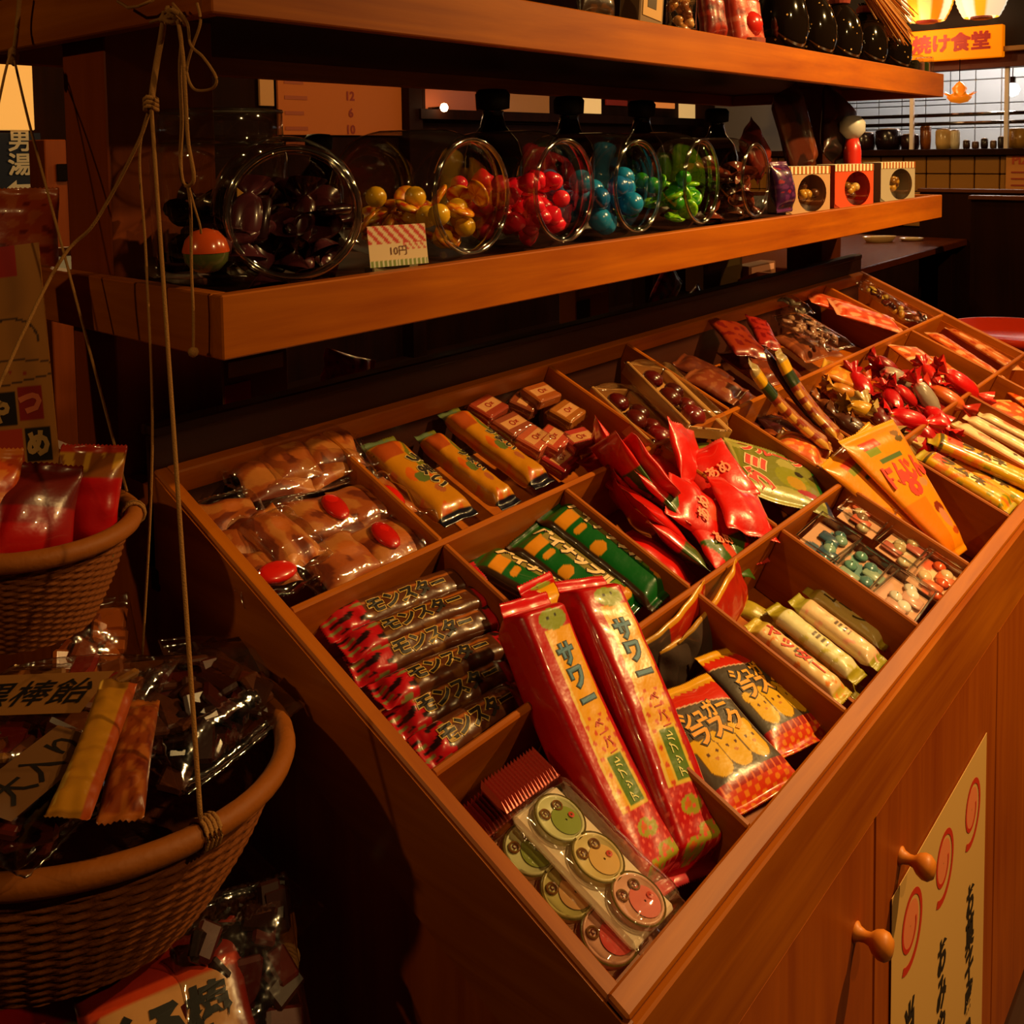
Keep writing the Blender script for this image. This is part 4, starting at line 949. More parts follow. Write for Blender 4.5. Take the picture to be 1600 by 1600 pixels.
cord(b2, 'cord', 'cord running from the knot down to the left across the shelf end', [kn, XP(215, 225, -.035), XP(150, 345, -.05), XP(60, 470, -.10), rim2(3.0)], .0017)
cord(ct, 'cord', 'thin shaded cord behind, dropping past the dark post to the wide basket', [kn, XP(218, 240, -.02), XP(228, 400, -.02), Vector(XP(238, 700, -.02)), rim2(.75)], .0013)
cord(b2, 'cord', 'doubled cord from the upper shelf board to the first knot', [XP(258, 18, xk), XP(252, 60, xk), XP(243, 110, -.02), kn], .0030)
mb = MB()
for t in range(3): mb.tube([Vector(kn)+Vector((.006*math.cos(a), .004*math.sin(a), (t-1)*.004+.002*math.sin(a*2))) for a in np.linspace(0, 6.28, 11)[:-1]], .0022, 6, closed=True)
kk_ = mb.obj('knot', STR, b2, smooth=True); kk_.matrix_parent_inverse = b2.matrix_world.inverted()
cord(ct, 'cord', 'long doubled cord ending in a slim loop in front of the big jar', [XP(272, 15, xk), XP(283, 60, xk), XP(281, 110, xk), XP(284, 190, xk), XP(282, 250, xk), XP(286, 285, xk), XP(296, 290, xk), XP(303, 275, xk), XP(294, 220, xk), XP(290, 150, xk), XP(286, 90, xk), XP(278, 30, xk)], .0018)
cord(ct, 'cord', 'loose cord loop standing out to the right below the upper shelf corner', [XP(270, 5, xk), XP(292, 35, xk-.004), XP(298, 70, xk-.006), XP(318, 90, xk-.01), XP(338, 122, xk-.01), XP(330, 139, xk-.01), XP(303, 139, xk-.008), XP(292, 110, xk-.004), XP(300, 75, xk-.004), XP(313, 35, xk-.002), XP(308, 5, xk)], .0013)
cord(ct, 'cord', 'cord from the slim loop down over the shelf corner, ending in a small knot', [XP(293, 288, xk), XP(298, 330, xk), XP(299, 420, xk), XP(302, 490, xk), XP(302, 548, xk)], .0014)
cord(ct, 'cord', 'short frayed cord tail beside the slim loop', [XP(295, 290, xk), XP(303, 320, xk), XP(312, 350, xk+.002), XP(314, 365, xk+.004)], .0010)
mb = MB().lathe([(.001, .005), (.004, .003), (.005, 0), (.004, -.003), (.001, -.005)], 10, 2, tuple(XP(302, 550, xk)))
kk_ = mb.obj('knot', STR, ct, smooth=True); kk_.matrix_parent_inverse = ct.matrix_world.inverted()
mb = MB()
for t in range(4):
    p = Vector(XP(262+t*5, 22+5*(t % 2), xk)); mb.tube([p+Vector((.006*math.sin(a), .009*math.cos(a)*(1 if t % 2 else .6), .006*math.sin(a+t))) for a in np.linspace(0, 6.28, 11)[:-1]], .0024, 6, closed=True)
mb.tube([XP(235, 35, xk), XP(250, 30, xk-.005), XP(268, 26, xk-.005)], .0016, 6); mb.tube([XP(184, 2, xk), XP(200, 12, xk-.003), XP(216, 10, xk-.003), XP(240, 0, xk)], .0015, 6)
kk_ = mb.obj('knot', STR, ct, smooth=True); kk_.matrix_parent_inverse = ct.matrix_world.inverted()
k1 = XP(21, 88, -.03)
cord(b1, 'cord', 'cord at the far left from the upper shelf down to its knot', [XP(31, -10, xk), XP(27, 40, xk), k1], .0026)
cord(b1, 'cord', 'thin cord from the left knot slanting right to the small basket rim', [k1, XP(45, 190, -.04), XP(85, 340, -.04), rim1(-.1)], .0014)
cord(b1, 'cord', 'thin cord from the left knot slanting left out of view', [k1, XP(0, 150, -.06), rim1(3.3)], .0014)
mb = MB().lathe([(.001, .011), (.005, .007), (.006, 0), (.005, -.007), (.001, -.011)], 12, 2, tuple(k1)); kk_ = mb.obj('knot', STR, b1, smooth=True); kk_.matrix_parent_inverse = b1.matrix_world.inverted()
# contents of the small upper basket
def bag_at(name, label, loc, rz, rx, ry, w, l, t, paint, deco=None, film_=False, group=None, seed=1, inner=None, nx=34, ny=40, wr=.003):
    m = Matrix.Translation(loc) @ Matrix.Rotation(rz, 4, 'Z') @ Matrix.Rotation(rx, 4, 'X') @ Matrix.Rotation(ry, 4, 'Y')
    o = thing(name, label, 'sweet packet', m, group)
    if film_:
        for i in range(film_):
            cc, s = rnd.choice(inner), rnd.uniform(.010, .014)
            blob('slab', 0, K(cc), s*.9).obj('piece', CANDY, o, smooth=False, colors=True, mtx=Matrix.Translation((rnd.uniform(-.36, .36)*w, rnd.uniform(-.36, .36)*l, rnd.uniform(-.25, .2)*t)) @ Matrix.Rotation(rnd.uniform(0, 6), 4, 'Z') @ Matrix.Rotation(rnd.uniform(-.7, .7), 4, 'X'))
    b, H = pillow('wrapper', o, w, l, t, paint, nx=nx, ny=ny, mat=FILM if film_ else None, ramp=.03, p=2.4, wr=wr, seed=seed)
    if deco: mb = MB(); deco(mb, w, l, H); mb.obj('lettering', PAPER, o, colors=True)
    return o
def p_red(C_, U, V):
    C_[:] = c('#b80c10'); fill(C_, V > .45, '#8a4a1c'); fill(C_, (V > .5) & (noise2(U, V, 9, 2) > .3), '#c89030'); fill(C_, V > .9, '#b83018'); fill(C_, V < -.7, '#6a5a30')
def p_red2(C_, U, V):
    C_[:] = c('#9a1010'); fill(C_, V > .2, '#6a1810'); fill(C_, (V < -.1) & (U < .2), '#c01410'); fill(C_, V < -.6, '#7a6a40')
def p_pig(C_, U, V):
    C_[:] = c('#4a5a2a'); fill(C_, disc(U, V, 0, 0, .8, .7), '#8a6a38'); fill(C_, V < -.7, '#1c3a44')
P1_ = hit(136, 785, (0, 1, 0), .115); P2_ = hit(52, 812, (0, 1, 0), .10); P3_ = hit(-12, 822, (0, 1, 0), .115)
bag_at('sweet_packet', 'red glossy packet with a gold top at the right of the small upper basket', P1_, -.9, 1.2, .25, .060, .105, .028, p_red, seed=3)
bag_at('sweet_packet', 'dark red and cream packet in the middle of the small upper basket', P2_, -.7, 1.0, .6, .075, .10, .030, p_red2, seed=4)
bag_at('sweet_packet', 'tan and dark green packet at the left of the small upper basket', P3_, -.6, .8, .2, .09, .08, .03, p_pig, seed=5)
bag_at('sweet_packet', 'orange glossy packet leaning before the tall card', hit(-30, 775, (0, 1, 0), .12), -.7, 1.1, .3, .06, .08, .025, paint_oflat('#c84a14', '#e07828', '#a82a10'), seed=6)
# tall card
def paint_tall(C_, U, V):
    C_[:] = c('#b8762c'); fill(C_, (V > .72) & (U < .35), '#c01c14'); fill(C_, (V > .60) & (V < .7) & (U < -.2), '#a82018')
    fill(C_, (V < -.30) & (V > -.60) & (U < .0), '#1c0c08'); fill(C_, (V < -.26) & (V > -.56) & (U > .05) & (U < .72), '#9a1410'); fill(C_, (V < -.62) & (V > -.92) & (U > .15) & (U < .85), '#1c0c08'); fill(C_, (V < -.62) & (U < .1), '#c83a18')
    e = ((U-.0)/.75)**2+((V-.15)/.20)**2; fill(C_, (np.abs(e-1) < .10) & (V > .12), '#4a2a10'); fill(C_, np.abs(V+.02+.04*U*U) < .008, '#4a2a10'); fill(C_, disc(U, V, -.1, -.12, .06, .015) | disc(U, V, .3, -.14, .06, .015), '#a83018'); fill(C_, np.abs(V+.22-.05*U) < .008, '#3a1c0c')
cm = frame(Vector(XP(20, 560, -.075)), Vector((0, .16, 1)), Vector((-.86, -.5, .1))) @ Matrix.Rotation(-.02, 4, 'Z')
o = thing('tall_card', 'tall tan display card with dark lettering blocks standing in the small upper basket', 'display card', cm)
flat('card', .085, .235, paint_tall, nx=60, ny=120, th=.0015, parent=o)
mb = MB(); put_text(mb, 'や', -.022, -.053, .028, 0, c('#c89858'), None, .0012, .06); put_text(mb, 'つ', .016, -.048, .028, 0, c('#e0704a'), None, .0012, .06); put_text(mb, 'め', .021, -.090, .028, 0, c('#c89858'), None, .0012, .06)
mb.obj('lettering', PAPER, o, colors=True)
# wide basket contents
RED = ['#3a100c', '#4a1410', '#2a0c08', '#4a2412', '#1c0a08']
def p_kuro(C_, U, V): C_[:] = c('#ffffff')
def B2(px, py, h): 
    n_ = np.array(m2.to_3x3() @ Vector((0, 0, 1))); return hit(px, py, n_, n_.dot(np.array(m2.translation))+h)
bag_at('clear_packet', 'clear packet of dark red chips at the right of the wide basket', B2(300, 1110, .012), .3, .25, .1, .16, .13, .05, p_kuro, None, 60, None, 11, RED)
bag_at('clear_packet', 'clear packet of dark sweets tucked at the back of the wide basket', B2(360, 1060, .005), -.3, .5, .3, .12, .10, .04, p_kuro, None, 30, None, 12, RED)
bag_at('clear_packet', 'clear packet of brown pieces with dark lettering at the left of the wide basket', B2(75, 1125, .014), -.95, .1, -.1, .17, .16, .05, p_kuro, (lambda mb, w, L, H: (mb.add([(-.062, -.026, .0262), (.05, -.03, .0262), (.052, .022, .0262), (-.06, .026, .0262)], [(0, 1, 2, 3)], c('#8a5a28')), put_text(mb, '黒棒飴', -.006, -.002, .034, 0, c('#0c0806'), None, .0268, .01))), 55, None, 13, ['#6a3414', '#4a2410', '#7a1c18', '#8a5a28'])
bag_at('clear_packet', 'clear packet of brown pieces lying lowest at the basket front', B2(75, 1235, .022), .5, .2, .1, .15, .08, .035, p_kuro, (lambda mb, w, L, H: (mb.add([(-.07, -.02, .0262), (.03, -.02, .0262), (.03, .02, .0262), (-.07, .02, .0262)], [(0, 1, 2, 3)], c('#6a4420')), put_text(mb, '大入り', -.02, 0, .028, 0, c('#080504'), None, .0268, .01))), 40, None, 14, ['#3a180c', '#4a2410', '#5a1c14'])
bag_at('clear_packet', 'clear packet of tan sweets peeping up at the back of the wide basket', B2(150, 1010, .02), -.2, .9, .3, .09, .09, .03, p_kuro, None, 16, None, 15, ['#a8541c', '#7a3414'])
m_ = frame(Vector(B2(150, 1160, .055)), Vector(B2(190, 1065, .075))-Vector(B2(110, 1275, .055)), Vector((-.3, -.6, .75)))
o = thing('snack_stick', 'long yellow stick packet standing out of the wide basket with bright glints', 'sweet packet', m_)
def p_ys(C_, U, V): C_[:] = c('#b87c1c'); fill(C_, np.abs(V) > .9, '#8a5a18'); fill(C_, U > .5, '#a8481c'); fill(C_, noise2(U, V, 6, 2) > .9, '#d8a848')
pillow('wrapper', o, .028, .155, .016, p_ys, nx=20, ny=70, seed=3, p=2.6, wr=.0015, bend=-.006, ramp=.02)
m_ = frame(Vector(B2(205, 1180, .035)), Vector(B2(225, 1080, .05))-Vector(B2(190, 1290, .03)), Vector((-.3, -.6, .75)))
o = thing('snack_stick', 'orange-brown stick packet just right of the long yellow one', 'sweet packet', m_)
pillow('wrapper', o, .030, .14, .016, paint_oflat('#8a3c14', '#a85a20', '#6a2410'), nx=16, ny=50, seed=4, wr=.0015)
# lowest basket contents
def B3(px, py, z): return hit(px, py, (0, 0, 1), z)
def p_lab(C_, U, V):
    C_[:] = c('#7a1c10'); fill(C_, rect(U, V, -.8, .8, -.5, .35), '#c8905a'); fill(C_, rect(U, V, -.9, .9, .35, .5), '#c8401c')
bag_at('labelled_packet', 'red packet with a cream lettered label in the lowest basket', B3(262, 1598, .865), -.35, .55, .0, .12, .10, .03, p_lab, (lambda mb, w, L, H: put_text(mb, 'くろ棒', 0, -.005, .030, 0, c('#0c0806'), H, .0008, .06)), seed=21)
bag_at('labelled_packet', 'dull red packet with a pale patch at the bottom left corner', B3(20, 1575, .86), -.3, .45, .0, .11, .09, .03, p_red2, seed=22)
bag_at('clear_packet', 'clear packet with red edge against the right rim of the lowest basket', B3(375, 1530, .87), -.4, .7, .2, .10, .12, .03, p_kuro, None, 20, None, 23, ['#4a1410', '#2a100c', '#1c100c'])
bag_at('clear_packet', 'dark clear packet filling the back of the lowest basket', B3(330, 1450, .85), .2, .3, .0, .16, .12, .04, p_kuro, None, 26, None, 24, ['#2a100c', '#3a1c10', '#1c0c0a'])
# ================================================================ upright lidded jar and toy capsule at the left end of the lower shelf
m_ = Matrix.Translation((.118, .178, ZS)); o = thing('lidded_jar', 'upright clear jar with a screw lid at the left end, behind the big front jar', 'jar', m_)
MB().lathe([(.001, .002), (.064, .002), (.073, .012), (.075, .03), (.075, .135), (.070, .152), (.064, .158)], 48, cap=False).obj('jar_body', JARM, o, smooth=True)
MB().lathe([(.068, .150), (.070, .152), (.070, .186), (.066, .190), (.001, .191)], 48, cap=False).obj('lid', JARM, o, smooth=True)
for z in (.153, .188): MB().tube([(.0695*math.cos(a), .0695*math.sin(a), z) for a in np.linspace(0, 6.2832, 49)[:-1]], .0016, 6, closed=True).obj('lid_rim', JARM, o, smooth=True)
MB().box(-.030, -.010, -.0765, -.0755, .085, .108, bev=.0003).obj('price_sticker', plain('sticker', '#d89a30', .6), o)
for i in range(26):
    a, r_ = rnd.uniform(0, 6.28), rnd.uniform(0, .045); b = blob('wrap', 0, K(rnd.choice(['#3a1810', '#2a100c', '#5a3a1c'])), .015).obj('wrapped_sweet', CANDY, None, smooth=True, colors=True)
    b.matrix_world = m_ @ Matrix.Translation((r_*math.cos(a), r_*math.sin(a), .018+.075*i/26)) @ Matrix.Rotation(a*2, 4, 'Z') @ Matrix.Rotation(.5*math.sin(i), 4, 'X')
    tag(b, 'dark wrapped sweet inside the upright lidded jar', 'sweet', 'dark sweets in the lidded jar')
q = hit(322, 392, (0, 1, 0), .045); o = thing('toy_capsule', 'small round capsule, orange above and clear green below, at the shelf corner', 'capsule', Matrix.Translation(q))
MB().lathe([(.001, .022), (.012, .019), (.019, .011), (.022, .001), (.022, -.001)], 24, cap=False).obj('capsule_top', plain('capsule_orange', '#d0501c', .2, .5, .5), o, smooth=True)
MB().lathe([(.0215, -.001), (.020, -.010), (.012, -.019), (.001, -.022)], 24, cap=False).obj('capsule_bottom', plain('capsule_green', '#5a6030', .15, .5, .5), o, smooth=True)
# back row of dark bottles with stoppers
GLD = plain('dark_glass', '#140c06', .08, .6, .8)
BOT = [(.001, 0), (.034, .001), (.040, .008), (.042, .05), (.041, .11), (.034, .14), (.018, .165), (.014, .185), (.015, .192), (.019, .196), (.020, .220), (.016, .228), (.001, .230)]
for i, (px_, s, lab) in enumerate([(772, 1.14, 'dark rounded bottle behind the yellow and red jars'), (890, 1.12, 'dark rounded bottle behind the red jar and the blue jar'), (1003, 1.12, 'dark rounded bottle standing behind the green jar'), (1120, 1.08, 'dark rounded bottle behind the last brown jar'), (500, .75, 'short dark bottle behind the gap of the first two jars')]):
    q = hit(px_, 300, (0, 1, 0), .47); o = thing('dark_bottle', lab, 'bottle', Matrix.Translation((q[0], .47, ZS)), 'dark bottles in the back row')
    MB().lathe([(r_*s*1.25, h*s) for r_, h in BOT[:9]], 28, cap=False).obj('bottle_body', GLD, o, smooth=True)
    MB().lathe([(.001, .19*s)]+[(r_*s*1.5, h*s) for r_, h in BOT[9:]], 24, cap=False).obj('stopper', plain('dark_cap', '#1c0f08', .6), o, smooth=True)
# things between the last jar and the boxes, and leaning behind the boxes
def sbag(px_, py_, Y, w, h, t, paint, label, lean=-.15, yaw=0, roll=0, name='sweet_packet', seed=1, deco=None, mat=None):
    q = hit(px_, py_, (0, 1, 0), Y); m = Matrix.Translation(q) @ Matrix.Rotation(yaw, 4, 'Z') @ Matrix.Rotation(math.pi/2+lean, 4, 'X') @ Matrix.Rotation(roll, 4, 'Z')
    o = thing(name, label, 'sweet packet', m); b, H = pillow('wrapper', o, w, h, t, paint, nx=36, ny=44, ramp=.025, wr=.003, seed=seed, mat=mat, p=2.4)
    if deco: mb = MB(); deco(mb, w, h, H); mb.obj('lettering', PAPER, o, colors=True)
    return o
sbag(1222, 292, .05, .075, .10, .04, paint_oflat('#3a1440', '#5a2458', '#8a1c30'), 'purple packet squeezed between the last jar and the boxes', seed=31)
def p_darkfig(a, b_, d_):
    def f(C_, U, V):
        C_[:] = c(a); n = noise2(U, V, 3, 5); fill(C_, n > .5, b_); fill(C_, n < -.6, d_); fill(C_, disc(U, V, -.2, .3, .25, .15), '#0c0806')
    return f
sbag(1243, 205, .17, .15, .20, .05, p_darkfig('#4a1c0c', '#6a3010', '#2a100a'), 'large dark brown packet leaning behind the first striped box', roll=.25, seed=32)
sbag(1312, 205, .16, .19, .20, .05, p_darkfig('#38180e', '#4a1c14', '#1c1410'), 'large dusky packet leaning behind the other two striped boxes', roll=-.4, seed=33)
sbag(1180, 235, .20, .10, .12, .04, p_darkfig('#5a1810', '#7a2410', '#3a0c0c'), 'dark red packet behind the last brown jar', roll=.6, seed=34)
q = hit(1338, 240, (0, 1, 0), .10); o = thing('red_bottle', 'slim red bottle with a white top behind the striped boxes', 'bottle', Matrix.Translation((q[0], .11, ZS)))
MB().lathe([(.001, 0), (.020, .001), (.021, .02), (.021, .13), (.015, .16), (.001, .162)], 20, cap=False).obj('bottle_body', plain('red_plastic', '#c8281a', .3, .5, .4), o, smooth=True)
MB().lathe([(.001, .158), (.014, .16), (.030, .178), (.030, .20), (.018, .215), (.001, .217)], 16, cap=False).obj('bottle_cap', plain('white_cap', '#c8c4c0', .4), o, smooth=True)
sbag(30, 368, .50, .10, .12, .03, paint_oflat('#c84a1c', '#d86a34', '#8a2410'), 'orange patterned bag at the far left end of the lower shelf behind the post', lean=-.1, yaw=-.8, seed=35)
# ================================================================ things on the upper shelf
ZU = 1.629+.050
for i, (px_, s, lab) in enumerate([(1222, 1.1, 'dark round glass bottle with glints, leftmost of the five on the upper shelf'), (1270, 1.05, 'dark round glass bottle, second from the left on the upper shelf'), (1313, 1.02, 'dark round glass bottle in the middle of the five'), (1355, 1., 'dark round glass bottle below the straw whisk'), (1395, .98, 'dark round glass bottle at the right, beside the small cubes')]):
    q = hit(px_, 60, (0, 1, 0), .075); o = thing('round_bottle', lab, 'bottle', Matrix.Translation((q[0], .078, ZU)), 'round dark bottles on the upper shelf')
    pr = [(.001, 0), (.026, .001), (.042, .018), (.050, .045), (.050, .075), (.043, .105), (.030, .128), (.018, .138), (.016, .160), (.020, .164), (.001, .166)]
    MB().lathe([(r_*s, h*s) for r_, h in pr], 30, cap=False).obj('bottle_body', GLD, o, smooth=True)
    mb = MB()
    for k in range(26):
        a, h = rnd.uniform(0, 6.28), rnd.uniform(.03, .12); r_ = np.interp(h, [.018, .045, .075, .105, .128], [.042, .05, .05, .043, .03])*s+.0004; h *= s; t_ = rnd.uniform(.0015, .003)
        n_ = Vector((math.cos(a), math.sin(a), 0)); tt = Vector((-math.sin(a), math.cos(a), 0)); p_ = n_*r_+Vector((0, 0, h))
        mb.quad(p_-tt*t_, p_+Vector((0, 0, -t_)), p_+tt*t_, p_+Vector((0, 0, t_)), c(rnd.choice(['#c89a50', '#a87838', '#d8b070'])))
    tag(mb.obj('gold_flecks', BOXM, o, colors=True), kind='stuff')
    MB().lathe([(.0165*s, .140*s), (.022*s, .142*s), (.024*s, .150*s), (.018*s, .158*s)], 16).obj('neck_cord', plain('red_cord', '#8a2a14', .8), o)
# straw whisk
q0, q1 = Vector(hit(1325, -60, (0, 1, 0), .055)), Vector(hit(1418, 50, (0, 1, 0), .02))
o = thing('straw_whisk', 'straw whisk with fanned pale bristles hanging over the dark bottles', 'whisk', Matrix.Translation(q0)); mb = MB()
for k in range(150):
    s1, s2 = rnd.uniform(-1, 1), rnd.uniform(-1, 1); d = (q1-q0); e = d*rnd.uniform(.80, 1.02); sd = Vector((d.z, 0, -d.x)).normalized()
    a = sd*s1*.010+Vector((0, s2*.01, 0)); b = e+sd*s1*.052+Vector((0, s2*.022, 0)); cc = c(rnd.choice(['#d8944a', '#c87830', '#e8b070', '#b86a28']))
    mb.tube([a, a.lerp(b, .5)+Vector((0, 0, .004)), b], .0012, 4, col=cc)
mb.obj('bristles', PAPER, o, colors=True)
MB().tube([Vector((0, 0, 0))-(q1-q0)*.5, Vector((0, 0, 0)), (q1-q0)*.12], .014, 10).obj('bound_handle', plain('straw_handle', '#8a4a1c', .7), o, smooth=True)
tag(MB().tube([q0-(q1-q0)*.5, q0-(q1-q0)*.5+Vector((0, .2, .12))], .002, 5).obj('whisk_cord', STR), 'thin cord holding the straw whisk above the upper shelf', 'cord')
for i, px_ in enumerate((1428, 1446, 1463)):
    q = hit(px_, 100, (0, 1, 0), .04); o = thing('small_cube', ['small dark glass cube beside the last round bottle', 'small greenish glass cube between two others', 'small pinkish glass cube at the end of the upper shelf'][i], 'trinket', Matrix.Translation((min(q[0], 2.15), .042, ZU)) @ Matrix.Rotation(.3*i, 4, 'Z'))
    MB().box(-.02, .02, -.02, .02, 0, .055, bev=.003).obj('glass_block', FILM2, o); MB().box(-.013, .013, -.013, .013, .004, .042, bev=.004).obj('inner_block', plain('cube_'+str(i), ['#2a2410', '#4a5a28', '#b87a68'][i], .2, .5, .5), o)
sbag(1162, 35, .06, .11, .13, .05, paint_oflat('#b83c28', '#d07058', '#8a1c14'), 'pinkish red packet on the upper shelf beside the dark bottles', seed=41)
o = thing('red_ball', 'red ball-shaped sweet before the pinkish packet on the upper shelf', 'sweet', Matrix.Translation((hit(1178, 42, (0, 1, 0), .035)[0], .045, ZU+.048))); blob('ball', 0, K('#c8241a'), .026).obj('ball', CANDY, o, smooth=True, colors=True); MB().lathe([(.030, -.0255), (.030, -.048), (.024, -.048), (.020, -.024)], 20).obj('cup', plain('red_cup', '#8a3a28', .4), o)
sbag(1112, 25, .07, .07, .11, .04, paint_oflat('#7a1c12', '#9a2a18', '#4a0c0c'), 'dark red packet left of the pinkish one on the upper shelf', seed=42)
m_ = Matrix.Translation((hit(1065, 30, (0, 1, 0), .07)[0], .07, ZU+.055)) @ Matrix.Rotation(math.pi/2, 4, 'X'); o = thing('clear_bag', 'clear bag of amber pieces on the upper shelf left of the red packets', 'sweet packet', m_)
for k in range(24): blob('drop', 0, K(rnd.choice(['#b87a38', '#8a4a1c', '#d8a060'])), .010).obj('piece', CANDY, o, smooth=True, colors=True, mtx=Matrix.Translation((rnd.uniform(-.03, .03), rnd.uniform(-.045, .03), rnd.uniform(-.01, .01))) @ Matrix.Rotation(k, 4, 'X'))
pillow('wrapper', o, .085, .11, .036, solid('#ffffff'), mat=FILM, nx=24, ny=30, wr=.004, seed=5)
q = hit(1008, 15, (0, 1, 0), .07); o = thing('picture_box', 'small box with a pale printed front on the upper shelf, tilted', 'box', Matrix.Translation((q[0], .08, ZU+.002)) @ Matrix.Rotation(.12, 4, 'Y'))
MB().box(-.035, .035, -.02, .02, 0, .11, bev=.002, col=c('#7a5a38')).obj('carton', BOXM, o, colors=True)
mb = MB().box(-.028, .028, -.0212, -.0202, .03, .098, bev=.0002, col=c('#c8985a')); mb.box(-.016, .010, -.0218, -.0213, .045, .075, bev=.0002, col=c('#4a3418')); mb.obj('printed_label', BOXM, o, colors=True)
sbag(930, -2, .08, .09, .08, .03, paint_oflat('#3a2414', '#5a3418', '#2a140c'), 'dark packet at the left of the picture box on the upper shelf', seed=44)
# ================================================================ goods of the far side, seen over the back board
def fbox(px0, py0, px1, py1, Y, dep, label, cols, name='carton_box', yaw=0.):
    A = hit(px0, py1, (0, 1, 0), Y); B = hit(px1, py1, (0, 1, 0), Y); Cc = hit((px0+px1)/2, py0, (0, 1, 0), Y); w = abs(B[0]-A[0]); h = Cc[2]-(A[2]+B[2])/2
    o = thing(name, label, 'box', Matrix.Translation(((A[0]+B[0])/2, Y, (A[2]+B[2])/2)) @ Matrix.Rotation(yaw, 4, 'Z'))
    MB().box(-w/2, w/2, 0, dep, 0, h, bev=.002, col=c(cols[0])).obj('carton', BOXM, o, colors=True)
    mb = MB().box(-w*.42, w*.42, -.0015, -.0002, h*.70, h*.94, bev=.0002, col=c(cols[1])); mb.box(-w*.48, -w*.1, -.002, -.0002, h*.05, h*.6, bev=.0002, col=c(cols[2])); mb.obj('printed_label', BOXM, o, colors=True)
    return o
fbox(350, 552, 452, 650, .56, .08, 'tan box with a white label and red patch beyond the back board', ['#7a4c18', '#c8b8a8', '#a81420'])
fbox(1100, 405, 1160, 450, .56, .06, 'olive-tan box beyond the back board under the lower shelf', ['#5a4018', '#7a6030', '#3a2410'])
fbox(1170, 412, 1212, 452, .54, .05, 'small box with a bright pinkish-white top beyond the back board', ['#8a5a3c', '#f0b090', '#6a3018'])
fbox(900, 440, 952, 505, .56, .05, 'mustard yellow box with a dark foot beyond the back board', ['#a06a10', '#c08a20', '#2a3010'])
def fbag(px_, py_, Y, w, h, label, cs, roll, seed): return sbag(px_, py_, Y, w, h, .03, paint_oflat(*cs), label, roll=roll, seed=seed)
fbag(545, 580, .52, .06, .11, 'shiny red packet peeping over the back board', ('#b81020', '#d02838', '#7a0810'), 1.2, 51)
fbag(1040, 455, .54, .09, .16, 'red and purple packet lying over the far tray under the lower shelf', ('#8a1018', '#4a1430', '#a81c1c'), -.9, 52)
fbag(1085, 470, .53, .06, .10, 'dark wine packet beside the red and purple one', ('#5a1018', '#3a0c20', '#7a1414'), -1.2, 53)
# ================================================================ the room
DKW = wood('room_wood', '#1c0a04', '#301204', 2, .4, .7, coat=0, spec=.08); FLM = wood('floor_wood', '#2a1409', '#40200f', 0, .5, .4)
def struct(mb, name, mat): return tag(mb.obj(name, mat), kind='structure')
struct(MB().box(-3.2, 9.2, -3.6, 5.2, -.06, 0), 'floor', FLM)
struct(MB().box(-3.2, 9.2, -3.6, 5.2, 2.95, 3.05), 'ceiling', plain('ceiling_dark', '#1c0d07', .8))
struct(MB().box(-3.2, 9.2, 4.4, 4.55, 0, 2.95), 'wall_back', DKW)
struct(MB().box(8.6, 8.75, -3.6, 4.4, 0, 2.95), 'wall_right', DKW)
struct(MB().box(-3.2, -3.05, -3.6, 4.4, 0, 2.95), 'wall_left', DKW)
def wallrect(px0, py0, px1, py1, Y=4.38, plane=1):
    n = (0, 1, 0) if plane == 1 else (1, 0, 0); A = hit(px0, py0, n, Y); B = hit(px1, py1, n, Y); return A, B
def panel(px0, py0, px1, py1, mat, name, label, cat, Y=4.38, th=.02, top=None, parts=None, plane=1):
    A, B = wallrect(px0, py0, px1, py1, Y, plane); t_ = th
    C2 = hit(px1, py0, (0, 1, 0) if plane == 1 else (1, 0, 0), Y); zt_ = max(A[2], C2[2]) if top is None else top; zb_ = min(B[2], A[2])
    if plane == 1: o = MB().box(A[0], B[0], Y-t_, Y, zb_, zt_, bev=.002)
    else: o = MB().box(Y-t_, Y, min(A[1], B[1]), max(A[1], B[1]), zb_, zt_, bev=.002)
    q = o.obj(name, mat); tag(q, label, cat); return q, A, B, zt_
ORP = plain('lit_paper', '#d8783c', .7, .2)
q, A, B, z_ = panel(430, 100, 636, 212, ORP, 'calendar_sheet', 'large orange-lit calendar sheet with numbers on the back wall', 'calendar')
mb = MB()
for i, (a, b_) in enumerate((('12', 0), ('6', 1), ('10', 2))):
    put_text(mb, a, 0, -.115*i, .085, 0, c('#a03018'), None, 0, .03)
for i in range(5): mb.box(-.55, -.40+.03*(i % 2), -.1*i+.06, -.1*i+.085, -.0005, .0005, bev=.0001, col=c('#b8562c'))
n12 = hit(548, 150, (0, 1, 0), 4.355); mb.obj('lettering', PAPER, q, colors=True, mtx=Matrix.Translation(n12) @ UP)
panel(402, 100, 426, 166, plain('cream_slab', '#e8a868', .6), 'cream_notice', 'narrow cream notice left of the calendar', 'notice')
struct(MB().box(hit(636, 150, (0, 1, 0), 4.3)[0], hit(657, 150, (0, 1, 0), 4.3)[0], 4.28, 4.40, 0, 2.95), 'trim_1', DKW)
q, A, B, z_ = panel(658, 110, 742, 186, plain('frame_paper', '#c86a38', .4), 'framed_picture', 'orange framed sheet with a small round lamp glowing before it', 'picture')
mb = MB()
for a in ((A[0]-.03, B[0]+.03, B[2]-.03, B[2]), (A[0]-.03, A[0], B[2], z_), (B[0], B[0]+.03, B[2], z_)): mb.box(a[0], a[1], 4.34, 4.38, a[2], a[3])
mb.obj('frame', DKW, q)
p_ = Vector(hit(694, 168, (0, 1, 0), 4.2)); o = thing('glint_ball', 'small round glowing wall lamp before the framed sheet', 'lamp', Matrix.Translation(p_))  # glowing ball added in place of a reflection in the picture glass
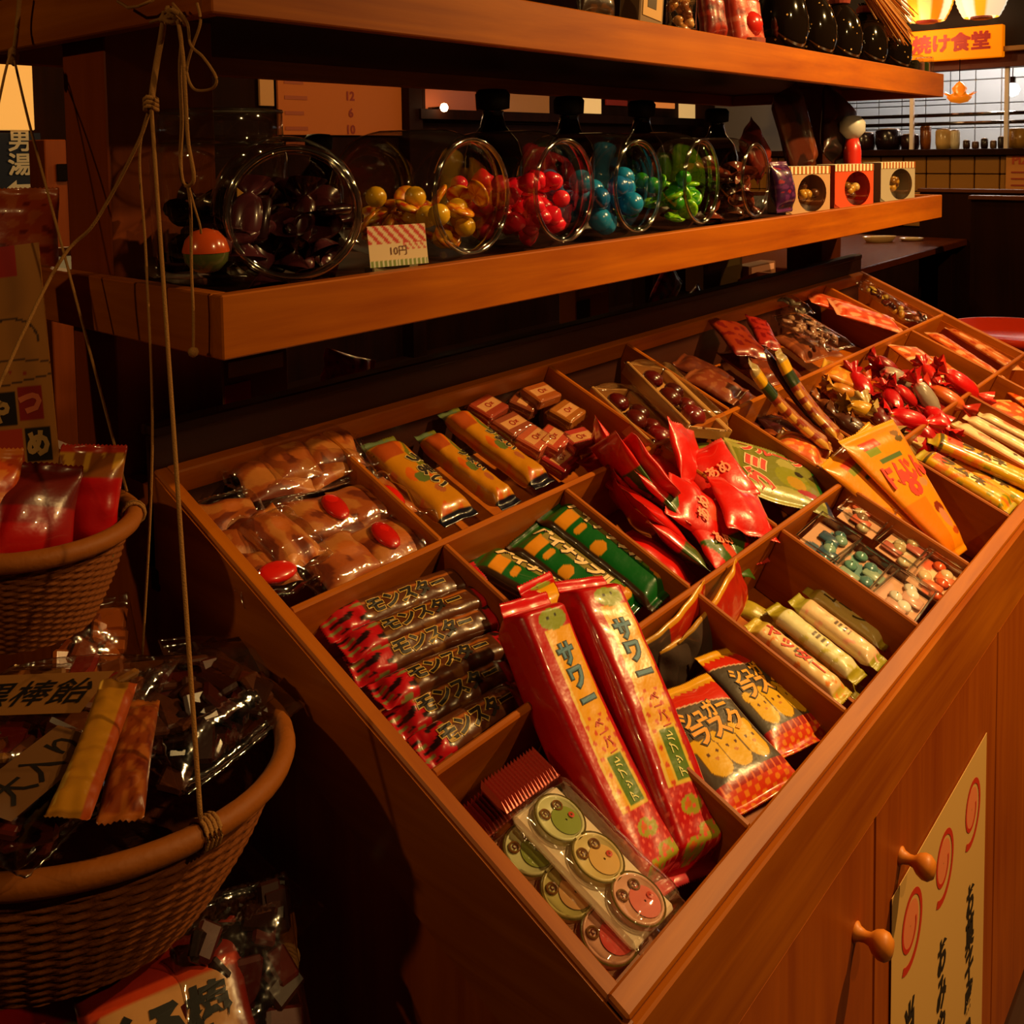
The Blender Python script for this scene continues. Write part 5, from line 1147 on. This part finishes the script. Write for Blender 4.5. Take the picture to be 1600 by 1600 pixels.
MB().lathe([(.001, .032), (.02, .026), (.032, 0), (.02, -.026), (.001, -.032)], 20, cap=False).obj('bulb', plain('glint_glow', '#ffd8a0', .3, emit=22), o, smooth=True)
MB().tube([(0, .02, 0), (0, .17, 0)], .01, 8).obj('glint_bracket', GLD, o)  # made-up holder of the reflection ball
q, A, B, z_ = panel(782, 125, 856, 186, plain('frame_paper2', '#d89048', .4), 'framed_picture', 'amber framed sheet between the dark bottles', 'picture')
MB().box(A[0]-.04, B[0]+.04, 4.35, 4.38, B[2]-.05, B[2]).obj('frame', DKW, q)
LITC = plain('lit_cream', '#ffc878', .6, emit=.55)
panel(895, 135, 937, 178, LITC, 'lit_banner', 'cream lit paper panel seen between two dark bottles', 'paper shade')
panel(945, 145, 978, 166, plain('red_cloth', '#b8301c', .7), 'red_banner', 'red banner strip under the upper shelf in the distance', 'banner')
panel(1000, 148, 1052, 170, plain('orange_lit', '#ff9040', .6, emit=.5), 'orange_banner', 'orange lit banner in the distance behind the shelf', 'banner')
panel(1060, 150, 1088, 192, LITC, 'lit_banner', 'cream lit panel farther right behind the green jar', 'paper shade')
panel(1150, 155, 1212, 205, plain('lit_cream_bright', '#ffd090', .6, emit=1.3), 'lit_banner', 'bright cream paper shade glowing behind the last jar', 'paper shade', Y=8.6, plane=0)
panel(652, 186, 1100, 196, DKW, 'wall_rail', 'thin dark rail running under the framed sheets', 'rail', Y=4.3, th=.04)
# left: lit panel, bath sign
A, B = wallrect(-40, 86, 44, 204, 4.38)
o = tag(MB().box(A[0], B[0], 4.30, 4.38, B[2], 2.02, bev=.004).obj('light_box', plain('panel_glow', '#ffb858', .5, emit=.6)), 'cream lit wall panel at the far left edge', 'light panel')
A, B = wallrect(-60, 204, 64, 312, 4.36)
q = tag(MB().box(A[0], B[0], 4.33, 4.36, B[2], A[2]-.01, bev=.003).obj('bath_sign', plain('navy_cloth', '#0c1838', .7)), 'navy sign with white bath-house characters and an arrow pointing left', 'sign')
mb = MB(); fat_text(mb, '男', 0, .105, .12, c('#e8d8c0'), .0025); fat_text(mb, '湯', 0, -.015, .12, c('#e8d8c0'), .0025)
mb.poly([(-.07, -.135), (-.02, -.095), (-.02, -.118), (.055, -.118), (.055, -.152), (-.02, -.152), (-.02, -.175)], 0, c('#e8d8c0'))
mb.obj('lettering', PAPER, q, colors=True, mtx=Matrix.Translation(hit(31, 252, (0, 1, 0), 4.322)) @ UP)
pA, pB = hit(69, 218, (0, 1, 0), 3.2), hit(108, 330, (0, 1, 0), 3.2)
q = tag(MB().box(pA[0], pB[0], 3.2, 3.35, 0, pA[2], bev=.004).obj('wooden_post', WP), 'short orange-brown wooden post beyond the shelf end', 'post'); MB().box(pA[0]+.04, pA[0]+.09, 3.185, 3.2, pA[2]-.17, pA[2]-.10, bev=.003).obj('latch', GLD, q)
# far right: kitchen counter, tiles, header, sign, lanterns
KX = 6.0
kc = thing('kitchen_counter', 'tall kitchen counter faced with amber tiles at the far right', 'counter', Matrix.Translation((KX, 1.2, 0)))
kI = Matrix.Translation((-KX, -1.2, 0))
MB().box(KX+.02, KX+.5, -1.6, 2.6, 0, 1.44).obj('counter_body', DKW, kc, mtx=kI)
MB().box(KX-.06, KX+.56, -1.62, 2.62, 1.44, 1.48, bev=.004).obj('counter_top', DKW, kc, mtx=kI)
tilem = plain('amber_tile', '#a8702a', .3, .5, .3, bmp=(40, .2, 2)); tm = None
for j in range(4):
    for i in range(28):
        if tm is None: tm = MB().box(-.018, 0, -.070, .070, -.055, .055, bev=.004).obj('tile', tilem, kc); ob = tm
        else: ob = tm.copy(); COL.objects.link(ob)
        ob.matrix_local = Matrix.Translation((.019, -2.7+.146*i, 1.38-.116*j))
# kitchen back wall with white tiles and its lamp strip
kw = thing('kitchen_wall', 'kitchen back wall of pale blue-grey tiles seen over the counter', 'tiled wall', Matrix.Translation((7.6, 1.2, 0)))
MB().box(.02, .1, -3, 2.4, 0, 2.6).obj('wall_panel', plain('grout', '#8a7a68', .8), kw)
tile2 = plain('white_tile', '#b8c0c8', .25, .5, .3); t2 = None
for j in range(6):
    for i in range(20):
        if t2 is None: t2 = MB().box(0, .02, -.090, .090, -.090, .090, bev=.004).obj('tile', tile2, kw); ob = t2
        else: ob = t2.copy(); COL.objects.link(ob)
        ob.matrix_local = Matrix.Translation((0, -2.4+.187*i, 1.36+.187*j))
MB().box(7.0, 7.12, -1.5, 2.5, 2.36, 2.40).obj('strip_lamp', plain('kitchen_glow', '#fff0e0', .5, emit=9)); tag(bpy.data.objects['strip_lamp'], 'long white lamp strip under the kitchen ceiling', 'lamp')
lamp('kitchen_lamp', (6.9, 1.0, 2.25), 34, .1, col=(1, .80, .66))
# header over the opening
hd = thing('kitchen_header', 'layered dark wooden header above the kitchen opening', 'header', Matrix.Translation((KX, 1.2, 2.0))); hI = Matrix.Translation((-KX, -1.2, -2.0))
MB().box(KX-.02, KX+.1, -1.6, 2.6, 1.98, 2.07, bev=.003).obj('lower_beam', plain('header_red', '#5a1c0c', .6), hd, mtx=hI)
MB().box(KX-.10, KX+.1, -1.6, 2.6, 2.07, 2.10, bev=.003).obj('ledge', plain('header_tan', '#9a6a30', .6), hd, mtx=hI)
MB().box(KX+.02, KX+.1, -1.6, 2.6, 2.10, 2.9, bev=.003).obj('upper_boarding', plain('header_dark', '#1a0806', .7), hd, mtx=hI)
# rails and posts of the opening
for z_, r_, lab in ((1.70, .012, 'upper dark rail across the kitchen opening'), (1.645, .012, 'lower dark rail across the kitchen opening')):
    tag(MB().tube([(KX+.05, -.2, z_), (KX+.05, 1.75, z_)], r_, 8).obj('kitchen_rail', GLD), lab, 'rail')
tag(MB().tube([(KX+.06, 1.1, 1.80), (KX+.06, 1.75, 1.80)], .004, 6).obj('kitchen_wire', GLD), 'thin wire above the kitchen rails', 'wire')
for i, px_ in enumerate((1425, 1573)):
    q = hit(px_, 160, (1, 0, 0), KX+.02); tag(MB().box(KX+.01, KX+.04, q[1]-.012, q[1]+.012, 1.48, 2.0).obj('window_post', plain('pale_post', '#e8d8d0', .5)), ['pale upright post at the left of the kitchen opening', 'pale upright post at the right beside the glowing bulb'][i], 'post')
# lit board sign
A = hit(1414, 42, (1, 0, 0), KX-.12); B = hit(1566, 88, (1, 0, 0), KX-.12); Cz = hit(1560, 38, (1, 0, 0), KX-.12)
sg = thing('shop_sign', 'glowing orange-yellow board with dark red characters under the lanterns', 'sign', Matrix.Translation((KX-.12, (A[1]+B[1])/2, (B[2]+Cz[2])/2))); sw_, sh_ = abs(A[1]-B[1]), Cz[2]-B[2]
MB().box(0, .06, -sw_/2, sw_/2, -sh_/2, sh_/2, bev=.004).obj('board', plain('sign_glow', '#ff8200', .6, .2, emit=.62), sg)
mb = MB(); fat_text(mb, '焼け食堂', -.01, .01, sh_*.60, c('#a01004'), .0045)
# facing -x
RX = Matrix(((0, 0, -1, -.003), (-1, 0, 0, 0), (0, 1, 0, 0), (0, 0, 0, 1)))
mb.obj('lettering', plain('sign_letters', '#a01004', .5, emit=.15), sg, mtx=RX)
def lantern(px_, py_, X, R_, lab, cs):
    q = hit(px_, py_, (1, 0, 0), X); o = thing('paper_lantern', lab, 'lantern', Matrix.Translation(q))
    n = 48; mb = MB(); pr = [(R_*(.38+.62*math.sin(math.pi*(.12+.76*j/24))**.8), R_*1.05*(1-2*j/24)) for j in range(25)]
    pr = [(r_*(1+.012*(1 if j % 2 else -1)), h) for j, (r_, h) in enumerate(pr)]
    V = []; F = []; C_ = []
    for r_, h in pr:
        for k in range(n): a = 2*math.pi*k/n; V.append((r_*math.cos(a), r_*math.sin(a), h)); C_.append(c(cs[(k//4) % len(cs)]))
    for j in range(24):
        for k in range(n): F.append((j*n+k, (j+1)*n+k, (j+1)*n+(k+1) % n, j*n+(k+1) % n))
    mesh('shade', V, F, MATS['lantern_glow'], o, True, C_)
    MB().lathe([(R_*.40, -R_*1.02), (R_*.42, -R_*1.10), (R_*.30, -R_*1.14), (.001, -R_*1.14)], 20, cap=False).obj('bottom_ring', plain('ring_red', '#5a0c08', .5), o)
    MB().lathe([(R_*.40, R_*1.02), (R_*.42, R_*1.10), (.001, R_*1.12)], 20, cap=False).obj('top_ring', plain('ring_red', '#5a0c08', .5), o)
    MB().tube([(0, 0, R_*1.1), (0, 0, 2.95-q[2])], .006, 6).obj('hanging_wire', GLD, o)
attr('lantern_glow', .6, 0, emit=.85)
lantern(1449, -8, 5.75, .155, 'glowing striped paper lantern hanging left above the board sign', ['#ffe8b8', '#ff9a18', '#ffd070', '#ff7a08'])
lantern(1534, -14, 5.75, .148, 'glowing striped paper lantern hanging right above the board sign', ['#ffe0b0', '#fff0d0', '#ffb020', '#ffe0b0'])
for X, Y, z_ in ((5.6, 1.2, 2.2),): lamp('lantern_light', (X, Y, z_), 7, .12, col=(1, .6, .25))
q = hit(1582, 140, (1, 0, 0), 6.9); o = thing('hanging_bulb', 'bright round bulb glowing at the right of the kitchen', 'lamp', Matrix.Translation(q))
MB().lathe([(.001, .05), (.035, .035), (.05, 0), (.035, -.035), (.001, -.05)], 20, cap=False).obj('bulb', plain('glint_glow2', '#fff0d8', .3, emit=14), o, smooth=True); MB().tube([(0, 0, .045), (0, 0, .09)], .02, 8).obj('socket', GLD, o); MB().tube([(0, 0, .09), (0, 0, 2.95-q[2])], .004, 5).obj('wire', GLD, o)
q = hit(1499, 148, (1, 0, 0), KX-.1); o = thing('gold_lamp', 'small gold lotus-shaped lamp hanging in front of the kitchen opening', 'lamp', Matrix.Translation(q)); GOLD = plain('gold_lit', '#e87810', .3, .6, .4, emit=.6)
MB().lathe([(.001, -.055), (.05, -.045), (.075, -.015), (.06, .0), (.035, .01), (.045, .04), (.02, .07), (.001, .085)], 16, cap=False).obj('lamp_body', GOLD, o, smooth=True)
mb = MB()
for k in range(10):
    a = k*.628; d = Vector((math.cos(a), math.sin(a), 0)); t_ = Vector((-math.sin(a), math.cos(a), 0))*.02; mb.add([d*.05+t_-Vector((0, 0, .02)), d*.05-t_-Vector((0, 0, .02)), d*.105+Vector((0, 0, .018)), d*.06+Vector((0, 0, .0))], [(0, 1, 2), (0, 2, 3), (1, 3, 2)])
mb.obj('petals', GOLD, o); MB().tube([(0, 0, .08), (0, 0, 2.075-q[2])], .003, 5).obj('wire', GLD, o)
# kitchen ware standing on the counter top
WARE = [(1350, .075, .13, '#2a100c', 'dark cooking pot at the left end of the counter'), (1388, .085, .15, '#1c0a0a', 'large dark cooking pot beside the first pot'), (1422, .06, .11, '#2c120c', 'small dark pot beside the pale post'), (1446, .035, .17, '#8a4a14', 'amber bottle on the kitchen counter'), (1474, .05, .14, '#c8a060', 'pale jar on the kitchen counter'), (1492, .03, .13, '#d8c8a8', 'cream tumbler on the kitchen counter'),
        (1510, .022, .06, '#3a2014', 'small dark cup, first of the row of cups'), (1524, .022, .05, '#5a3a24', 'small brown cup, second of the row'), (1538, .022, .07, '#2a1810', 'small dark cup with a pale lid in the row'), (1552, .02, .055, '#6a4a30', 'small tan cup near the end of the row'), (1564, .02, .08, '#3a2c20', 'slim dark cup, last of the row'), (1590, .08, .13, '#a87830', 'wide amber crock at the right end of the counter')]
for px_, r_, h, col, lab in WARE:
    q = hit(px_, 235, (1, 0, 0), KX+.15); o = thing('kitchen_vessel', lab, 'vessel', Matrix.Translation((KX+.15, q[1], 1.48)))
    MB().lathe([(.001, 0), (r_*.85, .001), (r_, h*.3), (r_, h*.85), (r_*.8, h*.92)], 20, cap=False).obj('body', plain('ware_'+col, col, .25, .5, .4), o, smooth=True)
    MB().lathe([(r_*.82, h*.9), (r_*.84, h*.94), (r_*.2, h*.98), (.001, h)], 20, cap=False).obj('lid', plain('ware_lid', '#b89a80', .3), o, smooth=True)
A = hit(1575, 250, (1, 0, 0), KX-.02); o = thing('price_notice', 'orange price notice stuck on the tiled counter', 'notice', Matrix.Translation((KX-.025, A[1]-.12, A[2]-.06)))
MB().box(0, .006, -.13, .13, -.12, .10).obj('board', plain('notice_board', '#d88838', .6), o)
mb = MB(); put_text(mb, 'PIZZA', 0, .06, .07, 0, c('#c84a1c'), None, 0, .03)
for k in range(3): mb.box(-.1, .1, -.02-.04*k, -.01-.04*k, -.0004, .0004, bev=.0001, col=c('#a83a18'))
mb.obj('lettering', PAPER, o, colors=True, mtx=RX)
# booths, table, dishes
for X, px_, zt_, lab in ((5.0, 1437, None, 'dark wooden booth panel behind the shelf end'), (4.3, 1517, None, 'dark wooden booth panel at the right edge with a pale top edge')):
    q = hit(px_, 300 if px_ < 1500 else 312, (1, 0, 0), X); pn = thing('booth_panel', lab, 'partition', Matrix.Translation((X, q[1], 0)))
    MB().box(0, .05, -1.6, 0, 0, q[2], bev=.003).obj('panel', DKW, pn); MB().box(-.01, .06, -1.6, .01, q[2], q[2]+.02, bev=.003).obj('cap_rail', plain('cap_rail', '#6a3a28', .25, .5, .3), pn)
tb_ = thing('wooden_table', 'reddish-brown table beyond the cabinet with plates on it', 'table', Matrix.Translation((3.3, .68, 0)))
MB().box(0, 1.7, 0, 1.1, .965, 1.0, bev=.004).obj('table_top', wood('table_wood', '#5a2208', '#7a3410', 0, 1, .25), tb_)
for x, y in ((.08, .08), (1.62, .08), (.08, 1.02), (1.62, 1.02)): MB().box(x-.035, x+.035, y-.035, y+.035, 0, .965).obj('leg', DKW, tb_)
for i, (px_, py_, sx, sy, h, lab) in enumerate([(1374, 372, .10, .05, .03, 'cream oblong dish on the table'), (1424, 370, .07, .05, .015, 'white low dish right of the oblong dish')]):
    q = hit(px_, py_+6, (0, 0, 1), 1.0); o = thing('dish', lab, 'dish', Matrix.Translation((q[0], q[1], 1.0)) @ Matrix.Rotation(-.6, 4, 'Z'))
    MB().lathe([(.6, 0), (.75, .001), (1, h), (.95, h), (.7, h*.35), (.001, h*.3)], 24, cap=False).obj('bowl', plain('dish_cream', '#e0b878', .3, .5, .3), o, smooth=True, mtx=Matrix.Diagonal((sx, sy, 1, 1)))
    MB().box(-sx*.4, sx*.4, -sy*.4, sy*.4, h*.4, h*1.1, bev=.004).obj('napkin', plain('napkin', '#f0d8b0', .6), o)
q = hit(1352, 402, (0, 0, 1), 1.0)
o = thing('table_card', 'small pale card at the near end of the table', 'card', Matrix.Translation((q[0]-.1, q[1]+.02, 1.0))); MB().box(-.02, .02, -.002, .002, 0, .012).obj('card', plain('napkin', '#f0d8b0', .6), o); MB().box(-.024, .024, -.006, .006, 0, .003).obj('card_foot', DKW, o)
# red round tray on a stand right of the cabinet
q = hit(1592, 516, (0, 0, 1), .93); o = thing('red_tray', 'round red lacquer tray on a dark stool right of the cabinet', 'tray', Matrix.Translation((q[0], q[1], 0)))
MB().lathe([(.001, .905), (.17, .906), (.205, .935), (.212, .935), (.18, .895), (.001, .893)], 56, cap=False).obj('tray', plain('red_lacquer', '#d83008', .3, .5, .4), o, smooth=True)
o2 = thing('round_stool', 'dark round stool under the red tray', 'stool', Matrix.Translation((q[0], q[1], 0))); MB().lathe([(.001, .892), (.15, .892), (.155, .88), (.15, .86), (.001, .86)], 32, cap=False).obj('seat', DKW, o2)
for k in range(4): a = k*math.pi/2+.6; MB().tube([(.11*math.cos(a), .11*math.sin(a), .862), (.15*math.cos(a), .15*math.sin(a), 0)], .013, 8).obj('leg', DKW, o2)
# ceiling fittings of the lamps, made up too over the added fill and back light
for i, (x, y, lab) in enumerate([(1.60, -1.30, 'small ceiling spotlight before the middle of the cabinet'), (.45, -2.1, 'small ceiling spotlight behind the camera side'), (3.3, -.9, 'small ceiling spotlight beyond the right end'), (-2.3, .1, 'small ceiling spotlight left of the stand'), (1.1, 2.3, 'small ceiling spotlight behind the stand'), (3.9, 2.0, 'small ceiling spotlight toward the kitchen')]):
    zl = 2.6; o = thing('lamp_fitting', lab, 'lamp', Matrix.Translation((x, y, 2.95)))
    MB().lathe([(.060, -.30), (.062, -.22), (.03, -.16), (.012, -.15), (.012, 0)], 20, cap=False).obj('shade', GLD, o, smooth=True)
